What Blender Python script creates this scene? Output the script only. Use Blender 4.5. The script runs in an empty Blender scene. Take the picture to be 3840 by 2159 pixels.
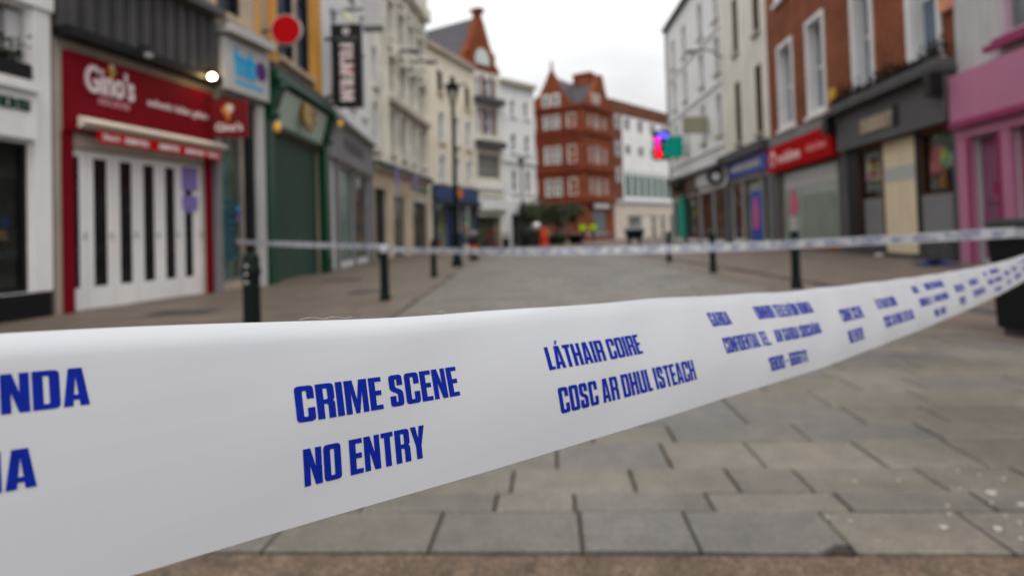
import bpy, math, random
from mathutils import Matrix, Vector
from mathutils.geometry import tessellate_polygon

random.seed(11)
rnd = random.uniform
scene = bpy.context.scene
C = bpy.data.collections.new('street'); scene.collection.children.link(C)

# ------------------------------------------------------------------ camera
cam_d = bpy.data.cameras.new('camera'); cam = bpy.data.objects.new('camera', cam_d); C.objects.link(cam)
cam_d.lens = 24; cam_d.sensor_width = 36; cam_d.clip_start = .01; cam_d.clip_end = 500
cam_d.shift_y = -.0715
pitch, roll = math.radians(1.5), .03
fw = Vector((0, math.cos(pitch), math.sin(pitch))); r0 = Vector((1, 0, 0)); u0 = r0.cross(fw)
rt = r0*math.cos(roll) - u0*math.sin(roll); up = r0*math.sin(roll) + u0*math.cos(roll)
mw = Matrix((rt, up, -fw)).transposed().to_4x4(); mw.translation = Vector((0, 0, 1.0))
cam.matrix_world = mw
cam_d.dof.use_dof = True; cam_d.dof.focus_distance = .33; cam_d.dof.aperture_fstop = 7.2
scene.camera = cam

# ------------------------------------------------------------------ sky, sun, exposure
world = bpy.data.worlds.new('World'); scene.world = world; world.use_nodes = True
nt = world.node_tree; nt.nodes.clear()
wo = nt.nodes.new('ShaderNodeOutputWorld'); bg = nt.nodes.new('ShaderNodeBackground')
sky = nt.nodes.new('ShaderNodeTexSky'); sky.sky_type = 'NISHITA'; sky.sun_disc = False
SUN_EL, SUN_AZ = math.radians(52), math.radians(178)
sky.sun_elevation = SUN_EL; sky.sun_rotation = SUN_AZ; sky.dust_density = 4
sm = nt.nodes.new('ShaderNodeVectorMath'); sm.operation = 'SCALE'; sm.inputs['Scale'].default_value = .10
tc = nt.nodes.new('ShaderNodeTexCoord'); mp = nt.nodes.new('ShaderNodeMapping'); mp.inputs['Scale'].default_value = (1.0, 1.0, 2.6)
nz = nt.nodes.new('ShaderNodeTexNoise'); nz.inputs['Scale'].default_value = 2.3; nz.inputs['Detail'].default_value = 5; nz.inputs['Roughness'].default_value = .5
cr = nt.nodes.new('ShaderNodeValToRGB')
cr.color_ramp.elements[0].position = .38; cr.color_ramp.elements[0].color = (.74, .755, .785, 1)
cr.color_ramp.elements[1].position = .60; cr.color_ramp.elements[1].color = (1.0, 1.0, 1.0, 1)
mx = nt.nodes.new('ShaderNodeMix'); mx.data_type = 'RGBA'; mx.inputs['Factor'].default_value = .94
L = nt.links.new
L(sky.outputs[0], sm.inputs[0]); L(tc.outputs['Generated'], mp.inputs['Vector']); L(mp.outputs[0], nz.inputs['Vector'])
L(nz.outputs['Fac'], cr.inputs['Fac']); L(sm.outputs[0], mx.inputs['A']); L(cr.outputs['Color'], mx.inputs['B'])
sz = nt.nodes.new('ShaderNodeSeparateXYZ'); L(tc.outputs['Generated'], sz.inputs[0])
ov = nt.nodes.new('ShaderNodeMapRange'); ov.inputs['From Min'].default_value = 0; ov.inputs['From Max'].default_value = 1
ov.inputs['To Min'].default_value = .42; ov.inputs['To Max'].default_value = 1.40; L(sz.outputs['Z'], ov.inputs['Value'])
L(mx.outputs['Result'], bg.inputs['Color']); L(ov.outputs[0], bg.inputs['Strength']); L(bg.outputs[0], wo.inputs[0])
sd = bpy.data.lights.new('sun', 'SUN'); sd.energy = .8; sd.angle = math.radians(25); sd.color = (1, .96, .9)
so = bpy.data.objects.new('sun', sd); C.objects.link(so); so.location = (0, -20, 40)
so.rotation_euler = (math.radians(90) - SUN_EL, 0, math.pi - SUN_AZ)
scene.view_settings.view_transform = 'Standard'; scene.view_settings.look = 'None'
scene.view_settings.exposure = 0.7; scene.view_settings.gamma = 1.0

# ------------------------------------------------------------------ materials
MATS = {}
def M(name, col, rough=.7, var=.14, scale=1.3, streak=0.0, bump=0.0, bscale=60, metal=0.0, spec=.15, island=0.0, emit=None):
    if name in MATS: return MATS[name]
    m = bpy.data.materials.new(name); m.use_nodes = True; t = m.node_tree; b = t.nodes['Principled BSDF']; l = t.links.new
    b.inputs['Roughness'].default_value = rough; b.inputs['Metallic'].default_value = metal
    b.inputs['Specular IOR Level'].default_value = spec
    if emit:
        b.inputs['Emission Color'].default_value = (*emit[0], 1); b.inputs['Emission Strength'].default_value = emit[1]
    tc = t.nodes.new('ShaderNodeTexCoord')
    n = t.nodes.new('ShaderNodeTexNoise'); n.inputs['Scale'].default_value = scale; n.inputs['Detail'].default_value = 6
    l(tc.outputs['Object'], n.inputs['Vector'])
    mr = t.nodes.new('ShaderNodeMapRange'); mr.inputs['From Min'].default_value = .3; mr.inputs['From Max'].default_value = .7
    mr.inputs['To Min'].default_value = 1 - var; mr.inputs['To Max'].default_value = 1 + var
    l(n.outputs['Fac'], mr.inputs['Value']); fac = mr.outputs[0]
    def mul(a, c):
        q = t.nodes.new('ShaderNodeMath'); q.operation = 'MULTIPLY'; l(a, q.inputs[0]); l(c, q.inputs[1]); return q.outputs[0]
    if streak:
        mp = t.nodes.new('ShaderNodeMapping'); mp.inputs['Scale'].default_value = (4, 4, .35); l(tc.outputs['Object'], mp.inputs['Vector'])
        n2 = t.nodes.new('ShaderNodeTexNoise'); n2.inputs['Scale'].default_value = 1.0; n2.inputs['Detail'].default_value = 4; l(mp.outputs[0], n2.inputs['Vector'])
        m2 = t.nodes.new('ShaderNodeMapRange'); m2.inputs['From Min'].default_value = .35; m2.inputs['From Max'].default_value = .65
        m2.inputs['To Min'].default_value = 1 - streak; m2.inputs['To Max'].default_value = 1.0; l(n2.outputs['Fac'], m2.inputs['Value']); fac = mul(fac, m2.outputs[0])
    if island:
        g = t.nodes.new('ShaderNodeNewGeometry'); oi = t.nodes.new('ShaderNodeObjectInfo')
        ad = t.nodes.new('ShaderNodeMath'); ad.operation = 'ADD'; l(g.outputs['Random Per Island'], ad.inputs[0]); l(oi.outputs['Random'], ad.inputs[1])
        fr = t.nodes.new('ShaderNodeMath'); fr.operation = 'FRACT'; l(ad.outputs[0], fr.inputs[0])
        m3 = t.nodes.new('ShaderNodeMapRange'); m3.inputs['To Min'].default_value = 1 - island; m3.inputs['To Max'].default_value = 1 + island
        l(fr.outputs[0], m3.inputs['Value']); fac = mul(fac, m3.outputs[0])
    vm = t.nodes.new('ShaderNodeVectorMath'); vm.operation = 'SCALE'; vm.inputs[0].default_value = col; l(fac, vm.inputs['Scale'])
    l(vm.outputs[0], b.inputs['Base Color'])
    if bump:
        nb = t.nodes.new('ShaderNodeTexNoise'); nb.inputs['Scale'].default_value = bscale; nb.inputs['Detail'].default_value = 8
        l(tc.outputs['Object'], nb.inputs['Vector'])
        bp = t.nodes.new('ShaderNodeBump'); bp.inputs['Strength'].default_value = bump; bp.inputs['Distance'].default_value = .01
        l(nb.outputs['Fac'], bp.inputs['Height']); l(bp.outputs[0], b.inputs['Normal'])
    MATS[name] = m; return m

def brick_mat(name, c1, c2, mort, scale=1.0):
    m = bpy.data.materials.new(name); m.use_nodes = True; t = m.node_tree; b = t.nodes['Principled BSDF']; l = t.links.new
    tc = t.nodes.new('ShaderNodeTexCoord'); sx = t.nodes.new('ShaderNodeSeparateXYZ'); l(tc.outputs['Object'], sx.inputs[0])
    ad = t.nodes.new('ShaderNodeMath'); ad.operation = 'ADD'; l(sx.outputs[0], ad.inputs[0]); l(sx.outputs[1], ad.inputs[1])
    cx = t.nodes.new('ShaderNodeCombineXYZ'); l(ad.outputs[0], cx.inputs[0]); l(sx.outputs[2], cx.inputs[1])
    br = t.nodes.new('ShaderNodeTexBrick'); br.inputs['Scale'].default_value = scale
    br.inputs['Brick Width'].default_value = .225; br.inputs['Row Height'].default_value = .075; br.inputs['Mortar Size'].default_value = .008
    br.inputs['Color1'].default_value = (*c1, 1); br.inputs['Color2'].default_value = (*c2, 1); br.inputs['Mortar'].default_value = (*mort, 1)
    l(cx.outputs[0], br.inputs['Vector'])
    n = t.nodes.new('ShaderNodeTexNoise'); n.inputs['Scale'].default_value = .8; n.inputs['Detail'].default_value = 5; l(tc.outputs['Object'], n.inputs['Vector'])
    mr = t.nodes.new('ShaderNodeMapRange'); mr.inputs['From Min'].default_value = .3; mr.inputs['From Max'].default_value = .7
    mr.inputs['To Min'].default_value = .72; mr.inputs['To Max'].default_value = 1.2; l(n.outputs['Fac'], mr.inputs['Value'])
    vm = t.nodes.new('ShaderNodeVectorMath'); vm.operation = 'SCALE'; l(br.outputs['Color'], vm.inputs[0]); l(mr.outputs[0], vm.inputs['Scale'])
    l(vm.outputs[0], b.inputs['Base Color']); b.inputs['Roughness'].default_value = .9; b.inputs['Specular IOR Level'].default_value = .1
    MATS[name] = m; return m

def glass_mat(name, tint=(.85, .92, .9)):
    m = bpy.data.materials.new(name); m.use_nodes = True; t = m.node_tree; t.nodes.clear(); l = t.links.new
    o = t.nodes.new('ShaderNodeOutputMaterial'); mix = t.nodes.new('ShaderNodeMixShader'); tr = t.nodes.new('ShaderNodeBsdfTransparent')
    gl = t.nodes.new('ShaderNodeBsdfGlossy'); gl.inputs['Roughness'].default_value = .03; tr.inputs['Color'].default_value = (*tint, 1)
    lw = t.nodes.new('ShaderNodeLayerWeight'); lw.inputs['Blend'].default_value = .5
    pw = t.nodes.new('ShaderNodeMath'); pw.operation = 'POWER'; l(lw.outputs['Facing'], pw.inputs[0]); pw.inputs[1].default_value = 5
    fr = t.nodes.new('ShaderNodeMapRange'); fr.inputs['To Min'].default_value = .035; fr.inputs['To Max'].default_value = .9; l(pw.outputs[0], fr.inputs['Value'])
    l(fr.outputs[0], mix.inputs[0]); l(tr.outputs[0], mix.inputs[1]); l(gl.outputs[0], mix.inputs[2]); l(mix.outputs[0], o.inputs[0])
    MATS[name] = m; return m

W_ = M('white_paint', (.74, .73, .72), .6, .06, 1.2, streak=.08)
WB = M('white_render', (.76, .76, .75), .8, .07, .7, streak=.14)
WG2 = M('grey_white_render', (.52, .52, .52), .8, .07, .7, streak=.16)
CR = M('cream_render', (.80, .73, .58), .8, .07, .7, streak=.14)
CR2 = M('pale_cream_render', (.72, .68, .59), .8, .08, .7, streak=.2)
OLD = M('old_cream_stone', (.78, .745, .65), .85, .16, 1.2, streak=.28)
TAN = M('tan_stone', (.60, .49, .36), .8, .1, 1, streak=.12)
PBE = M('pale_beige_stone', (.56, .48, .41), .8, .1, 1, streak=.1)
BEIGE = M('beige_stone', (.40, .35, .29), .8, .12, 1, streak=.1)
SAND = M('sandstone', (.50, .40, .29), .85, .16, 1, streak=.2)
RED = M('red_enamel', (.165, .003, .010), .7, .06, .8, spec=.08)
REDS = M('bright_red_panel', (.40, .005, .008), .8, .05, .8, spec=.03)
DKR = M('dark_red_panel', (.13, .003, .006), .5, .05, .8, spec=.2)
CHAR = M('charcoal_metal', (.075, .073, .076), .6, .15, 1.5, streak=.2)
DGREY = M('dark_grey_paint', (.095, .093, .098), .55, .1, 1)
MGREY = M('mid_grey_paint', (.20, .20, .205), .6, .1, 1)
LGREY = M('light_grey_panel', (.46, .46, .45), .5, .06, 1)
BLK = M('black_metal', (.006, .006, .007), .5, .15, 2, spec=.25)
BOLG = M('green_black_iron', (.003, .009, .0075), .6, .2, 4, spec=.12)
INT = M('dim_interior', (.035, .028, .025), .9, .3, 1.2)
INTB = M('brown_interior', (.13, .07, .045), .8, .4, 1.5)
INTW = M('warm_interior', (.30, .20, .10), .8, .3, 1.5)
GRN = M('racing_green_paint', (.006, .055, .028), .35, .12, 1.2)
GSH = M('green_shutter', (.052, .098, .073), .5, .10, 1.2, streak=.15)
GFAS = M('pale_green_fascia', (.42, .50, .44), .4, .06, 1)
GOLD = M('gold_leaf', (.42, .26, .06), .35, .2, 6, metal=.6)
OCH = M('ochre_paint', (.62, .30, .05), .6, .1, 1, streak=.12)
PINK = M('pink_paint', (.47, .18, .29), .6, .10, .6, streak=.04)
PINKD = M('deep_pink_paint', (.28, .03, .11), .5, .06, .8)
PINKP = M('faded_pink_panel', (.24, .09, .16), .5, .08, .8)
NAVY = M('navy_paint', (.008, .020, .075), .45, .12, 1)
NAVYL = M('slate_blue_fascia', (.025, .048, .13), .5, .1, 1)
ROYAL = M('royal_blue_panel', (.035, .06, .32), .4, .06, 1)
BLUE = M('bright_blue_panel', (.012, .06, .42), .4, .06, 1)
TEAL = M('teal_panel', (.0, .30, .22), .4, .08, 1)
TEALG = M('teal_glass', (.05, .14, .115), .12, .2, .8)
CYAN = M('cyan_vinyl', (.01, .38, .72), .4, .03, 1)
PURP = M('purple_vinyl', (.10, .015, .16), .4, .05, 1)
PURP2 = M('lilac_poster', (.22, .16, .42), .6, .12, 3)
OLIV = M('olive_board', (.27, .26, .19), .7, .12, 1)
SLATE = M('roof_slate', (.065, .062, .070), .6, .2, 1.5, streak=.1, island=.1)
GREEN = M('green_letter', (.01, .22, .09), .5, .05, 1)
CREAMP = M('cream_panel', (.74, .62, .43), .6, .06, 1, streak=.06)
BLKG = M('black_glass', (.012, .010, .012), .12, .4, 1.5, spec=.3)
WGL = M('window_glass', (.05, .06, .065), .06, .3, .5, spec=.7)
WGP = M('pale_blind_glass', (.13, .16, .155), .12, .2, .7, spec=.6)
WGB = M('blue_grey_glass', (.10, .14, .20), .08, .2, .7, spec=.6)
FROST_REFL = M('green_frost_reflection', (.27, .32, .26), .2, .12, .6, streak=.12, spec=.6); FROSTT_REFL = M('sea_frost_reflection', (.13, .22, .19), .2, .2, .7, spec=.6)  # greenish panes: frosting plus a reflection painted into the base colour
GLS = glass_mat('shop_glass'); GLSG = glass_mat('green_shop_glass', (.70, .90, .80))
BRK = brick_mat('georgian_brick', (.27, .078, .034), (.19, .052, .026), (.18, .095, .06))
BRR = brick_mat('terracotta_brick', (.245, .062, .024), (.165, .039, .016), (.15, .06, .033))
BRD = M('terracotta_moulding', (.15, .030, .014), .8, .25, 1)
BRN = brick_mat('brown_brick', (.17, .060, .035), (.13, .048, .030), (.15, .08, .06))
STEEL = M('brushed_steel', (.45, .45, .46), .35, .1, 3, metal=.9)
ORAN = M('orange_plastic', (.40, .04, .012), .5, .15, 2)
HIVIS = M('hi_vis_yellow', (.34, .52, .02), .7, .08, 3)
NAVC = M('navy_cloth', (.012, .014, .03), .9, .2, 4)
SKIN = M('skin', (.45, .25, .17), .6, .05, 4)
SPOT = M('pale_gum', (.36, .33, .29), .7, .1, 30)
AMB = M('amber_lamp', (.6, .32, .05), .4, .05, 4, emit=((1, .55, .1), .12))
TERR = M('terracotta_pot', (.30, .12, .06), .8, .2, 3)
SOIL = M('dark_soil', (.03, .022, .015), .95, .2, 6)
LEAF = M('olive_leaf', (.060, .070, .038), .7, .3, 2, island=.45)
LEAFD = M('dark_leaf', (.035, .045, .022), .7, .3, 2, island=.45)
BARK = M('bark', (.10, .075, .05), .9, .3, 6)
GAR = [M('shop_goods_red', (.55, .03, .06), .7), M('shop_goods_yellow', (.60, .40, .03), .7), M('shop_goods_green', (.06, .28, .08), .7), M('shop_goods_orange', (.55, .17, .03), .7),
       M('shop_goods_pink', (.62, .12, .22), .7), M('shop_goods_cream', (.55, .5, .4), .7), M('shop_goods_navy', (.03, .04, .1), .7), M('shop_goods_brown', (.18, .09, .05), .7)]
def granite():
    m = bpy.data.materials.new('granite_slab'); m.use_nodes = True; t = m.node_tree; b = t.nodes['Principled BSDF']; l = t.links.new
    tc = t.nodes.new('ShaderNodeNewGeometry'); pos = tc.outputs['Position']; oi = t.nodes.new('ShaderNodeObjectInfo')
    ad = t.nodes.new('ShaderNodeMath'); ad.operation = 'ADD'; l(tc.outputs['Random Per Island'], ad.inputs[0]); l(oi.outputs['Random'], ad.inputs[1])
    fr = t.nodes.new('ShaderNodeMath'); fr.operation = 'FRACT'; l(ad.outputs[0], fr.inputs[0])
    cr = t.nodes.new('ShaderNodeValToRGB'); e = cr.color_ramp.elements; e[0].color = (.104, .093, .078, 1); e[1].color = (.126, .109, .084, 1)
    for p, c in ((.3, (.115, .100, .077)), (.5, (.097, .089, .082)), (.75, (.136, .119, .094))): k = e.new(p); k.color = (*c, 1)
    l(fr.outputs[0], cr.inputs['Fac']); out = cr.outputs['Color']
    for sc, lo, hi, de in ((46, .80, 1.2, 6), (9, .86, 1.12, 5), (1.1, .74, 1.18, 4), (160, .85, 1.15, 2)):
        n = t.nodes.new('ShaderNodeTexNoise'); n.inputs['Scale'].default_value = sc; n.inputs['Detail'].default_value = de; l(pos, n.inputs['Vector'])
        mr = t.nodes.new('ShaderNodeMapRange'); mr.inputs['From Min'].default_value = .32; mr.inputs['From Max'].default_value = .68; mr.inputs['To Min'].default_value = lo; mr.inputs['To Max'].default_value = hi; l(n.outputs['Fac'], mr.inputs['Value'])
        vm = t.nodes.new('ShaderNodeVectorMath'); vm.operation = 'SCALE'; l(out, vm.inputs[0]); l(mr.outputs[0], vm.inputs['Scale']); out = vm.outputs[0]
    l(out, b.inputs['Base Color']); b.inputs['Specular IOR Level'].default_value = .5
    nr = t.nodes.new('ShaderNodeTexNoise'); nr.inputs['Scale'].default_value = .9; nr.inputs['Detail'].default_value = 4; l(pos, nr.inputs['Vector'])
    m2 = t.nodes.new('ShaderNodeMapRange'); m2.inputs['To Min'].default_value = .36; m2.inputs['To Max'].default_value = .66; l(nr.outputs['Fac'], m2.inputs['Value']); l(m2.outputs[0], b.inputs['Roughness'])
    nb = t.nodes.new('ShaderNodeTexNoise'); nb.inputs['Scale'].default_value = 70; nb.inputs['Detail'].default_value = 8; l(pos, nb.inputs['Vector'])
    bp = t.nodes.new('ShaderNodeBump'); bp.inputs['Strength'].default_value = .45; bp.inputs['Distance'].default_value = .008; l(nb.outputs['Fac'], bp.inputs['Height']); l(bp.outputs[0], b.inputs['Normal'])
    return m
ROAD = granite()
PAVL = M('pinkish_flagstone', (.108, .083, .062), .55, .24, 1.6, bump=.2, bscale=60, island=.14, spec=.42)
JOINT = M('dark_joint_mortar', (.058, .048, .038), .95, .3, 5)
CHAN = M('drain_channel_stone', (.055, .052, .05), .8, .2, 3, island=.15)

def agg_mat():
    m = bpy.data.materials.new('brown_aggregate'); m.use_nodes = True; t = m.node_tree; b = t.nodes['Principled BSDF']; l = t.links.new
    tc = t.nodes.new('ShaderNodeTexCoord'); v = t.nodes.new('ShaderNodeTexVoronoi'); v.inputs['Scale'].default_value = 95; l(tc.outputs['Object'], v.inputs['Vector'])
    n = t.nodes.new('ShaderNodeTexNoise'); n.inputs['Scale'].default_value = 7; n.inputs['Detail'].default_value = 8; l(tc.outputs['Object'], n.inputs['Vector'])
    r = t.nodes.new('ShaderNodeValToRGB'); e = r.color_ramp.elements
    e[0].position = .0; e[0].color = (.035, .024, .016, 1); e[1].position = 1; e[1].color = (.17, .115, .072, 1); k = e.new(.5); k.color = (.095, .063, .040, 1)
    l(v.outputs['Color'], r.inputs['Fac'])
    mr = t.nodes.new('ShaderNodeMapRange'); mr.inputs['From Min'].default_value = .3; mr.inputs['From Max'].default_value = .7; mr.inputs['To Min'].default_value = .65; mr.inputs['To Max'].default_value = 1.25
    l(n.outputs['Fac'], mr.inputs['Value']); vm = t.nodes.new('ShaderNodeVectorMath'); vm.operation = 'SCALE'; l(r.outputs[0], vm.inputs[0]); l(mr.outputs[0], vm.inputs['Scale'])
    l(vm.outputs[0], b.inputs['Base Color']); b.inputs['Roughness'].default_value = .9
    bp = t.nodes.new('ShaderNodeBump'); bp.inputs['Strength'].default_value = .6; bp.inputs['Distance'].default_value = .004; l(v.outputs['Distance'], bp.inputs['Height']); l(bp.outputs[0], b.inputs['Normal'])
    return m
AGG = agg_mat()

# ------------------------------------------------------------------ mesh helpers
class MB:
    def __init__(s): s.v = []; s.f = []
    def add(s, vs, fs):
        o = len(s.v); s.v += [tuple(p) for p in vs]; s.f += [tuple(i+o for i in f) for f in fs]; return s
    def box(s, x0, x1, y0, y1, z0, z1):
        return s.add([(x0,y0,z0),(x1,y0,z0),(x1,y1,z0),(x0,y1,z0),(x0,y0,z1),(x1,y0,z1),(x1,y1,z1),(x0,y1,z1)],
                     [(0,3,2,1),(4,5,6,7),(0,1,5,4),(1,2,6,5),(2,3,7,6),(3,0,4,7)])
    def hexa(s, b, t):   # bottom 4, top 4
        return s.add(list(b)+list(t), [(0,3,2,1),(4,5,6,7),(0,1,5,4),(1,2,6,5),(2,3,7,6),(3,0,4,7)])
    def prism(s, poly, y0, y1):   # polygon in x,z pushed along y
        n = len(poly); vs = [(x, y0, z) for x, z in poly] + [(x, y1, z) for x, z in poly]
        return s.add(vs, [tuple(range(n)), tuple(range(2*n-1, n-1, -1))] + [(i, i+n, (i+1) % n + n, (i+1) % n) for i in range(n)])
    def slab(s, poly, z0, z1):    # polygon in x,y pushed along z
        n = len(poly); vs = [(x, y, z0) for x, y in poly] + [(x, y, z1) for x, y in poly]
        return s.add(vs, [tuple(range(n-1, -1, -1)), tuple(range(n, 2*n))] + [(i, (i+1) % n, (i+1) % n + n, i+n) for i in range(n)])
    def quad(s, *p): return s.add(p, [tuple(range(len(p)))])
    def lathe(s, prof, cx=0, cy=0, n=16):
        k = len(prof); vs = [(cx+r*math.cos(2*math.pi*i/n), cy+r*math.sin(2*math.pi*i/n), z) for r, z in prof for i in range(n)]
        fs = [(j*n+i, j*n+(i+1) % n, (j+1)*n+(i+1) % n, (j+1)*n+i) for j in range(k-1) for i in range(n)]
        return s.add(vs, fs + [tuple(range(n-1, -1, -1)), tuple((k-1)*n+i for i in range(n))])
    def tube(s, p, q, r0, r1=None, n=8):
        r1 = r0 if r1 is None else r1; p = Vector(p); q = Vector(q); d = (q-p).normalized()
        a = d.orthogonal().normalized(); b = d.cross(a)
        vs = [p+(a*math.cos(2*math.pi*i/n)+b*math.sin(2*math.pi*i/n))*r0 for i in range(n)] + [q+(a*math.cos(2*math.pi*i/n)+b*math.sin(2*math.pi*i/n))*r1 for i in range(n)]
        return s.add(vs, [(i, (i+1) % n, (i+1) % n+n, i+n) for i in range(n)] + [tuple(range(n-1, -1, -1)), tuple(range(n, 2*n))])
    def disc(s, c, r, axis_y0, axis_y1, n=28):   # disc facing y
        return s.prism([(c[0]+r*math.cos(2*math.pi*i/n), c[1]+r*math.sin(2*math.pi*i/n)) for i in range(n)], axis_y0, axis_y1)
    def ball(s, c, r, n=12, sz=1.0):
        return s.lathe([(max(r*math.sin(math.pi*j/n), .001), c[2]-r*sz*math.cos(math.pi*j/n)) for j in range(n+1)], c[0], c[1], n+4)
    def mesh(s, name, mat, smooth=False):
        me = bpy.data.meshes.new(name); me.from_pydata(s.v, [], s.f); me.update()
        if mat: me.materials.append(mat)
        if smooth: me.polygons.foreach_set('use_smooth', [True]*len(me.polygons))
        return me
    def build(s, name, mat, parent=None, smooth=False, **kw):
        return link(name, s.mesh(name, mat, smooth), parent, **kw)

def link(name, me, parent=None, loc=(0, 0, 0), rz=0):
    o = bpy.data.objects.new(name, me); C.objects.link(o); o.location = loc; o.rotation_euler.z = rz
    if parent: o.parent = parent
    return o
def bx(name, mat, parent, *b): return MB().box(*b).build(name, mat, parent)
def thing(name, label, cat, loc=(0, 0, 0), rz=0, group=None):
    o = link(name, None, None, loc, rz); return tag(o, label, cat, group)
def tag(o, label, cat, group=None):
    o['label'] = label; o['category'] = cat
    if group: o['group'] = group
    return o
def struct(o): o['kind'] = 'structure'; return o
def copy_tree(o, parent=None):
    c = o.copy(); C.objects.link(c); c.parent = parent
    for ch in o.children: copy_tree(ch, c)
    return c

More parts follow.
